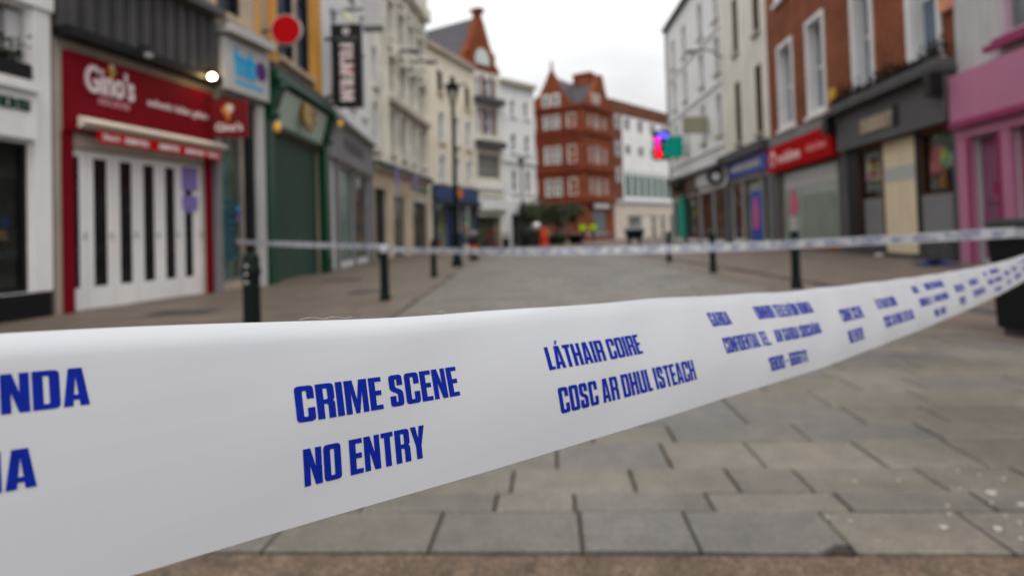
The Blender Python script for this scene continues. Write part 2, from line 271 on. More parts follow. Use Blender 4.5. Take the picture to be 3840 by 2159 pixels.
# ------------------------------------------------------------------ condensed capital alphabet
def fillet(pts):
    out = []; n = len(pts)
    for i, p in enumerate(pts):
        r = p[2] if len(p) > 2 else 0; v = Vector(p[:2])
        if not r: out.append((v.x, v.y)); continue
        a = Vector(pts[i-1][:2]); b = Vector(pts[(i+1) % n][:2]); da = (a-v).normalized(); db = (b-v).normalized()
        s0 = v+da*r; s1 = v+db*r
        for k in range(5):
            t = k/4; q = s0*(1-t)**2 + v*2*t*(1-t) + s1*t*t; out.append((q.x, q.y))
    return out
W, S, B = .50, .195, .14
R1, R2 = .12, .035
def ring(w=W): return [[(0,0,R1),(w,0,R1),(w,1,R1),(0,1,R1)], [(S,B,R2),(S,1-B,R2),(w-S,1-B,R2),(w-S,B,R2)]]
GL = {
 'O': (W, ring()), '0': (W, ring()), 'D': (W, [[(0,0),(W,0,R1),(W,1,R1),(0,1)], [(S,B),(S,1-B),(W-S,1-B,R2),(W-S,B,R2)]]),
 'C': (W, [[(W,.38),(W,0,R1),(0,0,R1),(0,1,R1),(W,1,R1),(W,.63),(W-S,.63),(W-S,1-B,R2),(S,1-B,R2),(S,B,R2),(W-S,B,R2),(W-S,.38)]]),
 'G': (W, [[(W,.53),(W,0),(W-.09,0),(W-.11,.05),(W-.16,0),(0,0,R1),(0,1,R1),(W,1,R1),(W,.66),(W-S,.66),(W-S,1-B,R2),(S,1-B,R2),(S,B,R2),(W-S,B,R2),(W-S,.41),(.25,.41),(.25,.53)]]),
 'R': (W, [[(0,0),(S,0),(S,.42),(W-S,.42,.06),(W-S,0),(W,0),(W,.46,.05),(W-.05,.5),(W,.56,.05),(W,1,R1),(0,1)], [(S,.55),(S,1-B),(W-S,1-B,.04),(W-S,.55,.04)]]),
 'P': (W, [[(0,0),(S,0),(S,.4),(W,.4,R1),(W,1,R1),(0,1)], [(S,.53),(S,1-B),(W-S,1-B,.04),(W-S,.53,.04)]]),
 'B': (W, [[(0,0),(W,0,R1),(W,.48,.06),(W-.04,.52),(W,.56,.05),(W,1,R1),(0,1)], [(S,.57),(S,1-B),(W-S,1-B,.04),(W-S,.57,.04)], [(S,B),(S,.45),(W-S,.45,.04),(W-S,B,.04)]]),
 'I': (S, [[(0,0),(S,0),(S,1),(0,1)]]),
 'J': (.42, [[(.42,1),(.42-S,1),(.42-S,B,R2),(S-.02,B,R2),(S-.02,.32),(0,.32),(0,0,R1),(.42,0,R1)]]),
 'M': (.68, [[(0,0),(0,1),(.245,1),(.34,.42),(.435,1),(.68,1),(.68,0),(.505,0),(.505,.62),(.40,0),(.28,0),(.175,.62),(.175,0)]]),
 'N': (W, [[(0,0),(0,1),(.20,1),(.325,.50),(.325,1),(W,1),(W,0),(.31,0),(.175,.52),(.175,0)]]),
 'E': (.40, [[(0,0),(0,1),(.40,1),(.40,1-B),(S,1-B),(S,.59),(.375,.59),(.375,.44),(S,.44),(S,B),(.40,B),(.40,0)]]),
 'F': (.36, [[(0,0),(0,1),(.36,1),(.36,1-B),(S,1-B),(S,.58),(.33,.58),(.33,.45),(S,.45),(S,0)]]),
 'L': (.34, [[(0,0),(0,1),(S,1),(S,B),(.34,B),(.34,0)]]),
 'T': (.40, [[(.4/2-S/2,0),(.4/2-S/2,1-B),(0,1-B),(0,1),(.4,1),(.4,1-B),(.4/2+S/2,1-B),(.4/2+S/2,0)]]),
 'H': (W, [[(0,0),(0,1),(S,1),(S,.58),(W-S,.58),(W-S,1),(W,1),(W,0),(W-S,0),(W-S,.44),(S,.44),(S,0)]]),
 'S': (W-.02, [[(.45,.66),(.45,1,R1),(0,1,R1),(0,.52,R1),(.45-S,.40,.05),(.45-S,B,R2),(S,B,R2),(S,.34),(0,.34),(0,0,R1),(.45,0,R1),(.45,.48,R1),(S,.60,.05),(S,1-B,R2),(.45-S,1-B,R2),(.45-S,.66)]]),
 'A': (.50, [[(0,0),(.115,1),(.385,1),(.50,0),(.315,0),(.305,.16),(.195,.16),(.185,0)], [(.208,.30),(.25,.78),(.292,.30)]]),
 'U': (W, [[(0,1),(S,1),(S,B,R2),(W-S,B,R2),(W-S,1),(W,1),(W,0,R1),(0,0,R1)]]),
 'Y': (W, [[(0,1),(.19,1),(.25,.64),(.31,1),(W,1),(.348,.40),(.348,0),(.152,0),(.152,.40)]]),
 'V': (W, [[(0,1),(.16,1),(.235,.25),(.31,1),(W,1),(.32,0),(.15,0)]]),
 'W': (.70, [[(0,1),(.15,1),(.2,.4),(.27,1),(.43,1),(.5,.4),(.55,1),(.7,1),(.58,0),(.43,0),(.35,.6),(.27,0),(.12,0)]]),
 'K': (W, [[(0,0),(0,1),(S,1),(S,.6),(.3,1),(W,1),(.31,.55),(W,0),(.3,0),(S,.38),(S,0)]]),
 't': (.28, [[(.06,0),(.22,0),(.22,.58),(.28,.58),(.28,.74),(.22,.74),(.22,1),(.06,1),(.06,.74),(0,.74),(0,.58),(.06,.58)]]),
 'm': (.66, [[(0,0),(.15,0),(.15,.58),(.255,.58),(.255,0),(.405,0),(.405,.58),(.51,.58),(.51,0),(.66,0),(.66,.74,.1),(0,.74)]]),
 'b': (.44, [[(0,0),(.44,0,.1),(.44,.74,.1),(.16,.74),(.16,1),(0,1)], [(.16,.15),(.16,.59),(.28,.59),(.28,.15)]]),
 '1': (.27, [[(.10,0),(.10,.74),(0,.72),(0,.85),(.14,1),(.27,1),(.27,0)]]),
 '8': (W, [[(0,0,R1),(W,0,R1),(W,.5,.05),(W-.03,.53),(W,.56,.04),(W,1,R1),(0,1,R1),(0,.56,.04),(.03,.53),(0,.5,.05)], [(S,.585,.03),(S,1-B,.03),(W-S,1-B,.03),(W-S,.585,.03)], [(S,B,.03),(S,.465,.03),(W-S,.465,.03),(W-S,B,.03)]]),
 '6': (W, [[(W,.68),(W,1,R1),(0,1,R1),(0,0,R1),(W,0,R1),(W,.58,R1),(S,.58),(S,1-B,R2),(W-S,1-B,R2),(W-S,.68)], [(S,B,.03),(S,.46,.03),(W-S,.46,.03),(W-S,B,.03)]]),
 '.': (S, [[(0,0),(S,0),(S,.16),(0,.16)]]), '-': (.26, [[(0,.4),(.26,.4),(.26,.54),(0,.54)]]),
}
def glyph_line(text):
    """flat triangles for one line of capitals: verts (x, y), faces, total width"""
    vs, fs, x = [], [], 0
    for ch in text:
        if ch == ' ': x += .20; continue
        base, acc = {'Á': ('A', 1), 'É': ('E', 1), 'Í': ('I', 1), 'Ó': ('O', 1), 'Ú': ('U', 1)}.get(ch, (ch, 0))
        w, loops = GL[base]; sets = [loops]
        if acc: sets.append([[(w/2-.06, 1.05), (w/2+.03, 1.05), (w/2+.12, 1.23), (w/2, 1.23)]])
        for lp in sets:
            fl = [[Vector((px+x, py, 0)) for px, py in fillet(q)] for q in lp]
            tri = tessellate_polygon(fl); o = len(vs); vs += [(p.x, p.y) for q in fl for p in q]; fs += [tuple(i+o for i in t) for t in tri]
        x += w + .05
    return vs, fs, x - .05
def font_line(text):
    c = bpy.data.curves.new('t', 'FONT'); c.body = text; c.offset = .022; o = bpy.data.objects.new('t', c); me = bpy.data.meshes.new_from_object(o)
    vs = [(v.co.x, v.co.y) for v in me.vertices]; fs = [tuple(p.vertices) for p in me.polygons]
    bpy.data.objects.remove(o); bpy.data.curves.remove(c); bpy.data.meshes.remove(me)
    x0 = min(v[0] for v in vs); vs = [(a-x0, b/.69) for a, b in vs]
    return vs, fs, max(v[0] for v in vs)
def lettering(text, u0, u1, z, h, mat, parent, y=-.1, th=.02, caps=True, name='lettering', slope=0.0, vertical=False):
    vs, fs, w = (glyph_line if caps else font_line)(text); k = (u1-u0)/w; n = len(vs)
    P = [(u0+a*k, z+b*h) for a, b in vs]
    if vertical: P = [(u0+b*h, z-a*k) for a, b in vs]
    m = MB(); m.add([(a, y-th, c) for a, c in P] + [(a, y-th*.1, c) for a, c in P], fs + [tuple(reversed([i+n for i in f])) for f in fs])
    from collections import Counter
    ec = Counter()
    for f in fs:
        for i in range(len(f)): e = (f[i], f[(i+1) % len(f)]); ec[tuple(sorted(e))] += 1
    for f in fs:
        for i in range(len(f)):
            a, b = f[i], f[(i+1) % len(f)]
            if ec[tuple(sorted((a, b)))] == 1: m.f.append((b, a, a+n, b+n))
    return m.build(name, mat, parent)

# ------------------------------------------------------------------ facade helpers (local x along the facade, y into the house, z up)
def frame_of(P0, P1):
    return (P0[0], P0[1], 0), math.atan2(P1[1]-P0[1], P1[0]-P0[0]), math.hypot(P1[0]-P0[0], P1[1]-P0[1])
def wall(root, mat, x0, x1, z0, z1, holes=(), D=8.0, name='wall', y=0.0):
    m = MB(); xs = sorted({x0, x1} | {a for h in holes for a in h[:2]}); zs = sorted({z0, z1} | {a for h in holes for a in h[2:4]})
    for i in range(len(xs)-1):
        for j in range(len(zs)-1):
            cx, cz = (xs[i]+xs[i+1])/2, (zs[j]+zs[j+1])/2
            if any(h[0] < cx < h[1] and h[2] < cz < h[3] for h in holes): continue
            m.quad((xs[i], y, zs[j]), (xs[i+1], y, zs[j]), (xs[i+1], y, zs[j+1]), (xs[i], y, zs[j+1]))
    for h in holes:
        a, b, c, e = h[:4]; d = y + (h[4] if len(h) > 4 else .3)
        m.quad((a,y,c),(a,d,c),(a,d,e),(a,y,e)); m.quad((b,y,c),(b,y,e),(b,d,e),(b,d,c)); m.quad((a,y,e),(a,d,e),(b,d,e),(b,y,e))
        m.quad((a,y,c),(b,y,c),(b,d,c),(a,d,c)); m.quad((a,d,c),(b,d,c),(b,d,e),(a,d,e))
    m.quad((x0,y,z0),(x0,y,z1),(x0,D,z1),(x0,D,z0)); m.quad((x1,y,z0),(x1,D,z0),(x1,D,z1),(x1,y,z1))
    m.quad((x0,D,z0),(x0,D,z1),(x1,D,z1),(x1,D,z0)); m.quad((x0,y,z1),(x1,y,z1),(x1,D,z1),(x0,D,z1))
    return m.build(name, mat, root)
def window(root, a, b, c, e, fm=None, fw=.1, proj=0.0, d=.22, bars=(0, 1), sill=None, glass=None, trim=0.0):
    fm = fm or W_; g = .004; m = MB()
    m.box(a+g, a+fw, -proj, d, c+g, e-g); m.box(b-fw, b-g, -proj, d, c+g, e-g)
    m.box(a+fw, b-fw, -proj, d, c+g, c+fw); m.box(a+fw, b-fw, -proj, d, e-fw, e-g)
    if trim:
        m.box(a-trim, a, -.05, -.003, c, e+trim); m.box(b, b+trim, -.05, -.003, c, e+trim); m.box(a, b, -.05, -.003, e, e+trim)
    w = m.build('window', fm, root)
    bx('pane', glass or WGL, w, a+fw, b-fw, d-.05, d-.03, c+fw, e-fw)
    nv, nh = bars
    for i in range(nv):
        x = a+fw+(b-a-2*fw)*(i+1)/(nv+1); bx('glazing_bar', fm, w, x-.02, x+.02, d-.08, d-.052, c+fw, e-fw)
    for i in range(nh):
        z = c+fw+(e-c-2*fw)*(i+1)/(nh+1); bx('glazing_bar', fm, w, a+fw, b-fw, d-.10, d-.085, z-.04, z+.04)
    if sill: bx('sill', sill, w, a-.12, b+.12, -.16, -.003, c-.14, c-.004)
    return w
def goods(parent, a, b, y0, y1, c, e, n, mats, smin=.15, smax=.5):
    for i in range(n):
        y1 = min(y1, .33); w = rnd(smin, smax); h = rnd(smin, smax)*1.3; x = rnd(a, max(a+.01, b-w)); y = rnd(y0, max(y0+.01, y1-.2)); z = rnd(c, max(c+.01, e-h))
        m = MB(); m.hexa([(x,y,z),(x+w,y,z),(x+w,y+.12,z),(x,y+.12,z)], [(x+.1*w,y+.02,z+h),(x+.9*w,y+.02,z+h),(x+.8*w,y+.1,z+h),(x+.2*w,y+.1,z+h)])
        m.build('goods', random.choice(mats), parent)
def shopwin(root, a, b, c, e, d=1.0, glass=None, fm=None, fw=.07, mull=0, back=None, name='shop_window', ng=0, mats=GAR):
    fm = fm or DGREY; g = .004; m = MB()
    m.box(a+g, a+fw, .03, .12, c+g, e-g); m.box(b-fw, b-g, .03, .12, c+g, e-g); m.box(a+fw, b-fw, .03, .12, c+g, c+fw); m.box(a+fw, b-fw, .03, .12, e-fw, e-g)
    for i in range(mull):
        x = a+(b-a)*(i+1)/(mull+1); m.box(x-fw/2, x+fw/2, .03, .12, c+fw, e-fw)
    w = m.build(name, fm, root)
    bx('pane', glass or GLS, w, a+fw, b-fw, .07, .08, c+fw, e-fw)
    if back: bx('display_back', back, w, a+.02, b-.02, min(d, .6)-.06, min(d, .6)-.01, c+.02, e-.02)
    if ng: goods(w, a+.1, b-.1, .1, min(d-.15, .45), c+.05, e-.3, ng, mats)
    return w

# ================================================================== GROUND
gr = MB().quad((-60, -30, -.03), (80, -30, -.03), (80, 160, -.03), (-60, 160, -.03)).build('ground', JOINT); struct(gr)
near = MB().slab([(-12, -8), (14, -8), (14, 2.168-.07*14), (-12, 2.168+.07*12)], -.02, -.012).build('cross_road', AGG); struct(near)

def slab_mesh(poly, z0, z1, bev=.006):
    c = Vector((sum(p[0] for p in poly)/len(poly), sum(p[1] for p in poly)/len(poly)))
    ins = []
    for p in poly:
        v = Vector(p); d = (c-v).normalized(); ins.append(tuple(v + d*bev*1.5))
    n = len(poly); vs = [(x, y, z0) for x, y in poly] + [(x, y, z1-bev*.6) for x, y in poly] + [(x, y, z1) for x, y in ins]
    fs = [(i, (i+1) % n, (i+1) % n+n, i+n) for i in range(n)] + [(i+n, (i+1) % n+n, (i+1) % n+2*n, i+2*n) for i in range(n)] + [tuple(range(2*n, 3*n))]
    return vs, fs
road = MB().slab([(-1.5, 2.3), (4.0, 1.95), (4.0, 68), (-.2, 68)], -.026, -.022).build('road', JOINT); struct(road)
row_y = [2.176, 2.483, 2.654, 2.916, 3.275, 3.557]
while row_y[-1] < 66: row_y.append(row_y[-1] + random.choice([.2, .26, .28, .34]))
fixed = [[-.299, .191, .554, 1.02], [-.098, .194, .685, 1.156], [-.038, .443, .831, 1.10], [.158, .638, 1.022], [.352, .735], [.1, .62]]
far = MB(); near_list = []
for k in range(len(row_y)-1):
    y0, y1 = row_y[k]+.004, row_y[k+1]-.004
    left = -1.5 if y0 < 20 else -1.5 + (y0-20)*.03
    js = list(fixed[k]) if k < len(fixed) else [rnd(-.2, .4)]
    while js[-1] < 4.0: js.append(js[-1] + rnd(.36, .62))
    while js[0] > left: js.insert(0, js[0] - rnd(.36, .62))
    js[0] = left; js[-1] = 4.0
    for i in range(len(js)-1):
        a, b = js[i]+.0045+rnd(0, .002), js[i+1]-.0045-rnd(0, .002)
        if b-a < .06: continue
        def pt(x, y, base): return (x+.055*(y-base), y-.07*(x+.055*(y-base)))
        poly = [pt(a, y0, row_y[k]), pt(b, y0, row_y[k]), pt(b, y1, row_y[k]), pt(a, y1, row_y[k])]
        if k == 0 and abs(js[i+1]-1.02) < .01:
            poly = [poly[0], (poly[1][0]-.11, poly[1][1]), (poly[1][0]-.03, poly[1][1]+.055), (poly[1][0]+.004, poly[1][1]+.05), poly[2], poly[3]]
        dz = rnd(-.003, .003); vs, fs = slab_mesh(poly, -.02, dz)
        if y0 < 6.6 and len(near_list) < 300: near_list.append((vs, fs))
        else: far.add(vs, fs)
for vs, fs in near_list: MB().add(vs, fs).build('paving_slab', ROAD, road)
far.build('distant_paving_slabs', ROAD, road)['kind'] = 'stuff'

def flags(name, x0f, x1f, ya, yb, sx, sy, mat):
    base = MB(); n = 40
    pts = [(x0f(ya+(yb-ya)*i/n), ya+(yb-ya)*i/n) for i in range(n+1)]; pte = [(x1f(ya+(yb-ya)*i/n), ya+(yb-ya)*i/n) for i in range(n+1)]
    for i in range(n): base.quad((*pts[i], -.021), (*pte[i], -.021), (*pte[i+1], -.021), (*pts[i+1], -.021))
    b = base.build(name, JOINT); struct(b); m = MB(); y = ya
    while y < yb-.05:
        d = min(sy*rnd(.9, 1.1), yb-y); x = x0f(y); e = x1f(y); x -= 0; first = True
        while x < e-.08:
            w = min(sx*rnd(.75, 1.25)*(rnd(.4, 1) if first else 1), e-x); first = False
            vs, fs = slab_mesh([(x+.006, y+.006), (x+w-.006, y+.006), (x+w-.006, y+d-.006), (x+.006, y+d-.006)], -.02, rnd(-.002, .004)); m.add(vs, fs); x += w
        y += d
    s = m.build('flagstones', mat, b); s['kind'] = 'stuff'; return b
lx = lambda y: -7.6 + (y < 50)*0
flags('left_pavement', lambda y: -8.2 if y < 40 else -8.2+(y-40)*.65, lambda y: (-1.52 if y < 20 else -1.52+(y-20)*.03), 2.8, 56, .7, .5, PAVL)
flags('bollard_strip', lambda y: 4.02, lambda y: 4.95, 1.9, 66, .5, .5, PAVL)
flags('drain_channel', lambda y: 4.96, lambda y: 5.2, 1.9, 66, .24, .6, CHAN)
flags('right_pavement', lambda y: 5.21, lambda y: 13.2, 1.7, 66, .7, .5, PAVL)
flags('side_street_paving', lambda y: -1.0, lambda y: 26, 66.1, 100, .9, .7, ROAD)
gum = MB()
spots = [[1.47,3.08],[1.29,2.66],[1.46,2.66],[1.85,2.64],[1.71,2.51,2],[1.37,2.24,1.5],[1.53,2.22,1.6],[1.74,2.4,1.5],[1.62,2.31],[1.49,2.41],[1.65,2.42],[1.04,2.34],[1.1,2.31,.8],[1.55,2.15],[1.45,2.34],[1.74,2.74,.7],[1.79,2.69,.7],[1.63,2.56,.6],[1.46,2.97,.7],[1.63,2.26]]
for q in spots:
    r = .0075*(q[2] if len(q) > 2 else .8); n = 9; a0 = rnd(0, 6)
    gum.slab([(q[0]+r*rnd(.8, 1.2)*1.2*math.cos(a0+6.283*i/n), q[1]+r*rnd(.8, 1.2)*math.sin(a0+6.283*i/n)) for i in range(n)], -.001, .006)
g_ = gum.build('chewing_gum', SPOT); g_['kind'] = 'stuff'; g_['label'] = 'pale spots of chewing gum trodden into the grey slabs'; g_['category'] = 'chewing gum'
IRON = M('cast_iron', (.06, .058, .055), .6, .3, 8)
def cover(x, y, rx, ry, lab):
    t = thing('drain_cover', lab, 'drain cover', (x, y, .003), 0, 'drain covers in the left pavement')
    fr = MB(); fr.box(-rx, rx, -ry, ry, 0, .006); fr.build('cover_frame', IRON, t)
    m = MB()
    for i in range(7): m.box(-rx*.9, rx*.9, -ry*.9+ry*1.8*i/7, -ry*.9+ry*1.8*(i+.6)/7, .006, .012)
    m.build('grating', IRON, t)
cover(-4.04, 16.0, .45, .32, 'dark iron drain cover in the pavement before the green shutter')
cover(-4.75, 9.8, .42, .3, 'dark iron drain cover in the pavement before the red shop doors')
cover(-2.7, 12.4, .3, .25, 'dark iron drain cover beyond the bollard where the tape is tied')

# ================================================================== LEFT SIDE
A0=(-7.35,6.6);A1=(-6.67,10.08);A2=(-5.95,13.52);A3=(-5.63,15.2);A4=(-5.6,20.2);A5=(-5.95,29);A6=(-4.95,40.2);A7=(-2.48,47.3);A8=(-.63,49.8);A9=(1.96,52.97)
def building(name, label, P0, P1):
    loc, rz, ln = frame_of(P0, P1); return thing(name, label, 'building', loc, rz), ln
# --- white framed shop, left edge
t, ln = building('shop_building', 'white-framed shop with dark window and planter at the left edge of the street', A0, A1)
ln -= .16
wall(t, W_, -1.5, ln, 0, 14, [(-.6, 3.02, .37, 2.45, .2), (-.6, 3.02, 3.32, 4.36, .6), (-.9, 1.0, 5.6, 8.5, .3), (1.6, 3.0, 5.6, 8.5, .3)], 7)
sw = shopwin(t, -.6, 3.02, .37, 2.45, .2, fm=BLK, back=INT, mull=2)
goods(sw, 2.2, 2.9, .1, .11, .9, 2.2, 4, [GAR[7], GAR[6]], .1, .25)
bx('dado', BLK, t, -1.4, ln-.06, -.06, -.003, 0, .36)
bx('pillar', W_, t, 3.06, ln-.03, -.05, -.004, .37, 4.4)
bx('pillar', W_, t, -1.3, -.9, -.05, -.004, .37, 4.4)
bx('lintel', W_, t, -1.5, ln, -.09, -.004, 4.41, 5.1)
bx('fascia_board', W_, t, -.85, 3.05, -.12, -.004, 2.5, 3.28)
bx('fascia_moulding', W_, t, -.85, 3.05, -.2, -.125, 3.16, 3.3)
lettering('THE GOODS', 1.0, 2.95, 2.88, .15, MATS['racing_green_paint'], t, -.121)
w = bx('upper_window', BLK, t, -.55, 3.0, .3, .34, 3.34, 4.34)
pl = bx('planter_box', MATS['black_metal'], t, .4, 3.0, -.1, .2, 3.33, 3.55)
fol = MB()
for i in range(260):
    x, y, z = rnd(.4, 3.0), rnd(-.12, .2), 3.55+rnd(0, .38); s = rnd(.03, .07); a = rnd(0, 6.3)
    fol.quad((x, y, z), (x+s*math.cos(a), y+s*math.sin(a), z+s*.4), (x+s*math.cos(a)*.6, y+s*math.sin(a), z+s*1.2), (x-s*.2, y, z+s*.8))
fol.build('planter_foliage', LEAFD, pl)['kind'] = 'stuff'
bx('meter_cabinet', WG2, t, 2.78, 3.0, .1, .25, 3.75, 4.3)
for a, b in ((-.9, 1.0), (1.6, 3.0)): window(t, a, b, 5.6, 8.5, W_, sill=W_)
# --- red ice cream shop
t, ln = building('ice_cream_shop', 'red-fronted ice cream shop with white folding doors under dark cladding', A1, A2)
wall(t, BEIGE, -.1, ln, 0, 14, [(.2, 3.3, 0.0, 2.5, .3), (.5, 1.5, 6.2, 9, .3), (2.1, 3.1, 6.2, 9, .3)], 7)
bx('fascia_board', RED, t, .05, ln-.03, -.1, -.003, 2.72, 3.93)
bx('door_surround', RED, t, .02, .195, -.05, -.003, 0, 2.715); bx('door_surround', RED, t, 3.305, ln-.03, -.05, -.003, 0, 2.715)
m = MB(); n = 10
m.prism([(0, 0)], 0, 0) if False else None
rb = [( -.11-.16*math.sin(math.pi*i/8)-.02, 2.77+.19*i/8) for i in range(9)]
m = MB(); vs = [(.2, y, z) for y, z in rb] + [(3.68, y, z) for y, z in rb]; k = len(rb)
m.add(vs, [(i, i+k, i+1+k, i+1) for i in range(k-1)] + [tuple(range(k)), tuple(range(2*k-1, k-1, -1)), (0, k-1, 2*k-1, k)])
aw = m.build('awning_roller', M('cream_roller', (.62, .56, .47), .6, .08, 1), t)
bx('awning_valance', REDS, aw, .43, 3.46, -.27, -.255, 2.585, 2.755)
lettering('COFFEE', .98, 1.5, 2.625, .085, W_, aw, -.272, .004, name='valance_lettering'); lettering('CREPES', 1.75, 2.25, 2.625, .085, W_, aw, -.272, .004, name='valance_lettering'); lettering('WAFFLES', 2.42, 2.95, 2.625, .085, W_, aw, -.272, .004, name='valance_lettering')
lettering("Gino's", .52, .86, 2.63, .09, W_, aw, -.272, .004, False, 'valance_lettering'); lettering("Gino's", 3.06, 3.4, 2.63, .09, W_, aw, -.272, .004, False, 'valance_lettering')
LOGO = M('pale_pink_logo', (.72, .60, .60), .5, .05, 2)
lettering("Gino's", .36, 1.36, 3.38, .40, LOGO, t, -.104, .03, False)
lettering('GELATO', .62, 1.26, 3.21, .11, M('dusty_rose_vinyl', (.55, .22, .25), .5), t, -.104, .01)
for wd_, ua, ub in (('authentic', 1.68, 2.30), ('italian', 2.37, 2.78), ('gelato', 2.85, 3.30)): lettering(wd_, ua, ub, 3.38, .12, LOGO, t, -.104, .01, False)
cone = MB().prism([(.86, 3.74), (.92, 3.74), (.90, 3.62)], -.12, -.104).build('cone_emblem', GAR[1], t)
MB().disc((.86, 3.79), .05, -.125, -.106).build('scoop', GAR[3], cone); MB().disc((.93, 3.78), .045, -.123, -.106).build('scoop', GAR[2], cone); MB().disc((.89, 3.85), .045, -.121, -.106).build('scoop', GAR[5], cone)
edges = [.205, .55, 1.08, 1.61, 2.14, 2.66, 3.295]; gl = [(.225, .40), (.675, .945), (1.215, 1.48), (1.75, 2.01), (2.285, 2.54), (2.80, 3.03)]
for i in range(6):
    a, b = edges[i]+.006, edges[i+1]-.006; g0, g1 = gl[i]; m = MB()
    m.box(a, g0, .06, .12, .01, 2.48); m.box(g1, b, .06, .12, .01, 2.48); m.box(g0, g1, .06, .12, .01, .35); m.box(g0, g1, .06, .12, 2.37, 2.48)
    dl = m.build('door_leaf', M('off_white_door', (.76, .74, .73), .45, .05, 1, streak=.05), t)
    bx('pane', BLKG, dl, g0, g1, .066, .078, .35, 2.37)
    m = MB().box(b-.06, b-.035, .04, .06, 1.1, 1.2).build('handle', STEEL, dl)
bx('interior', INT, t, .22, 3.28, .22, .27, .02, 2.48)
po = bx('poster', PURP2, t, 2.73, 3.17, .045, .055, 1.98, 2.43); bx('poster', PURP2, t, 2.73, 3.17, .045, .055, 1.62, 1.88)
MB().prism([(2.80, 1.615), (3.10, 1.615), (3.04, 1.555), (2.86, 1.555)], .046, .054).build('poster', PURP2, t)
bx('cladding_track', BLK, t, -.1, ln-.003, -.3, -.004, 4.10, 4.24)
for i in range(12):
    a = -.1+i*.30; b = min(a+.27, ln-.004)
    m = MB(); m.hexa([(a, -.2, 4.245), (b, -.2, 4.245), (b, -.004, 4.245), (a, -.004, 4.245)], [(a+.0, -.2, 5.42), (b, -.2, 5.42), (b, -.004, 5.42), (a, -.004, 5.42)])
    m.box(a+.06, b-.06, -.235, -.202, 4.26, 5.40); m.build('cladding_panel', CHAR, t)
bx('cladding_cornice', DGREY, t, -.1, ln-.003, -.42, -.004, 5.425, 5.56)
for a in (.5, 2.1): window(t, a, a+1, 6.2, 9, W_, sill=BEIGE)
wl = thing('wall_lamp', 'lit round wall lamp glowing above the red shop fascia', 'lamp', (A1[0], A1[1], 0), frame_of(A1, A2)[1])
wl.location = Matrix.Translation((A1[0], A1[1], 0)) @ Matrix.Rotation(frame_of(A1, A2)[1], 4, 'Z') @ Vector((3.02, -.3, 4.17))
MB().tube((0, .06, .12), (0, -.12, .12), .02).tube((0, -.12, .12), (0, -.12, .05), .02).build('lamp_arm', BLK, wl)
MB().lathe([(.03, .06), (.045, .03), (.04, .02)], 0, -.12, 16).build('lamp_shade', BLK, wl)
BULB = M('lit_bulb', (1, .9, .7), .5, 0, 1, emit=((1, .70, .30), 34))
MB().ball((0, -.12, -.03), .065, 10, .8).build('bulb', BULB, wl, True)
wl2 = thing('wall_lamp', 'unlit round wall lamp near the left end of the red fascia', 'lamp', (0, 0, 0), frame_of(A1, A2)[1])
wl2.location = Matrix.Translation((A1[0], A1[1], 0)) @ Matrix.Rotation(frame_of(A1, A2)[1], 4, 'Z') @ Vector((1.35, -.3, 4.17))
MB().tube((0, .06, .12), (0, -.12, .12), .02).tube((0, -.12, .12), (0, -.12, .05), .02).build('lamp_arm', BLK, wl2)
MB().lathe([(.03, .06), (.085, .02), (.085, 0)], 0, -.12, 16).build('lamp_shade', BLK, wl2)
MB().ball((0, -.12, -.03), .07, 10, .8).build('bulb', WG2, wl2, True)
# projecting cone sign
def hang(name, label, x, y, rz=0, cat='sign', group=None): return thing(name, label, cat, (x, y, 0), rz, group)
t = hang('hanging_sign', 'small square red sign with an ice cream cone beside the red shop', -5.74, 13.15)
bx('board', DKR, t, 0, .70, -.04, .04, 3.0, 3.72)
bx('bracket', BLK, t, -.15, .6, -.012, .012, 3.725, 3.76)
MB().prism([(.24, 3.50), (.40, 3.50), (.33, 3.28)], -.06, -.042).build('cone_emblem', GAR[3], t)
MB().disc((.35, 3.55), .085, -.065, -.043).build('scoop', GAR[5], t); MB().disc((.27, 3.52), .06, -.068, -.043).build('scoop', GAR[3], t)
lettering("Gino's", .08, .60, 3.12, .15, LOGO, t, -.041, .012, False)
# --- grey phone shop
t, ln = building('phone_shop', 'narrow grey shop with light cyan-lettered fascia between the red and green shops', A2, A3)
wall(t, SAND, .003, ln, 0, 14, [(.30, 1.12, .15, 3.6, .35), (.3, 1.1, 5.7, 9, .3)], 7)
bx('fascia_board', LGREY, t, .06, ln-.01, -.32, -.2, 4.05, 5.10)
bx('fascia_backing', MGREY, t, .06, ln-.01, -.195, -.003, 3.95, 5.10)
bx('cornice', LGREY, t, .01, ln-.01, -.5, -.004, 5.17, 5.34)
lettering('tmb', .36, 1.14, 4.40, .55, CYAN, t, -.321, .02)
bx('strapline', CYAN, t, .40, 1.42, -.326, -.321, 4.22, 4.30)
MB().disc((1.36, 4.66), .2, -.34, -.321).build('emblem', PURP, t)
bx('frame_post', MGREY, t, .02, .16, -.14, -.004, 0, 3.94)
sw = shopwin(t, .30, 1.12, .15, 3.6, .35, fm=MGREY, back=M('grey_green_display', (.20, .26, .24), .8, .4, 2))
for i in range(7): bx('sticker', M('cyan_sticker', (.015, .10, .16), .5, .1, 4), sw, .50, .50+rnd(.3, .44), .055, .062, .62+i*.19, .62+i*.19+.09)
bx('sticker', CYAN, sw, .95, 1.04, .054, .061, 1.62, 1.75); bx('sticker', MATS['lilac_poster'], sw, .95, 1.04, .054, .061, 1.42, 1.54)
bx('door_jamb', BLK, t, 1.14, 1.40, -.10, -.004, 0, 3.94)
bx('pilaster', LGREY, t, 1.42, ln-.04, -.2, -.004, 0, 3.94)
window(t, .3, 1.1, 5.7, 9, BLK, sill=SAND)
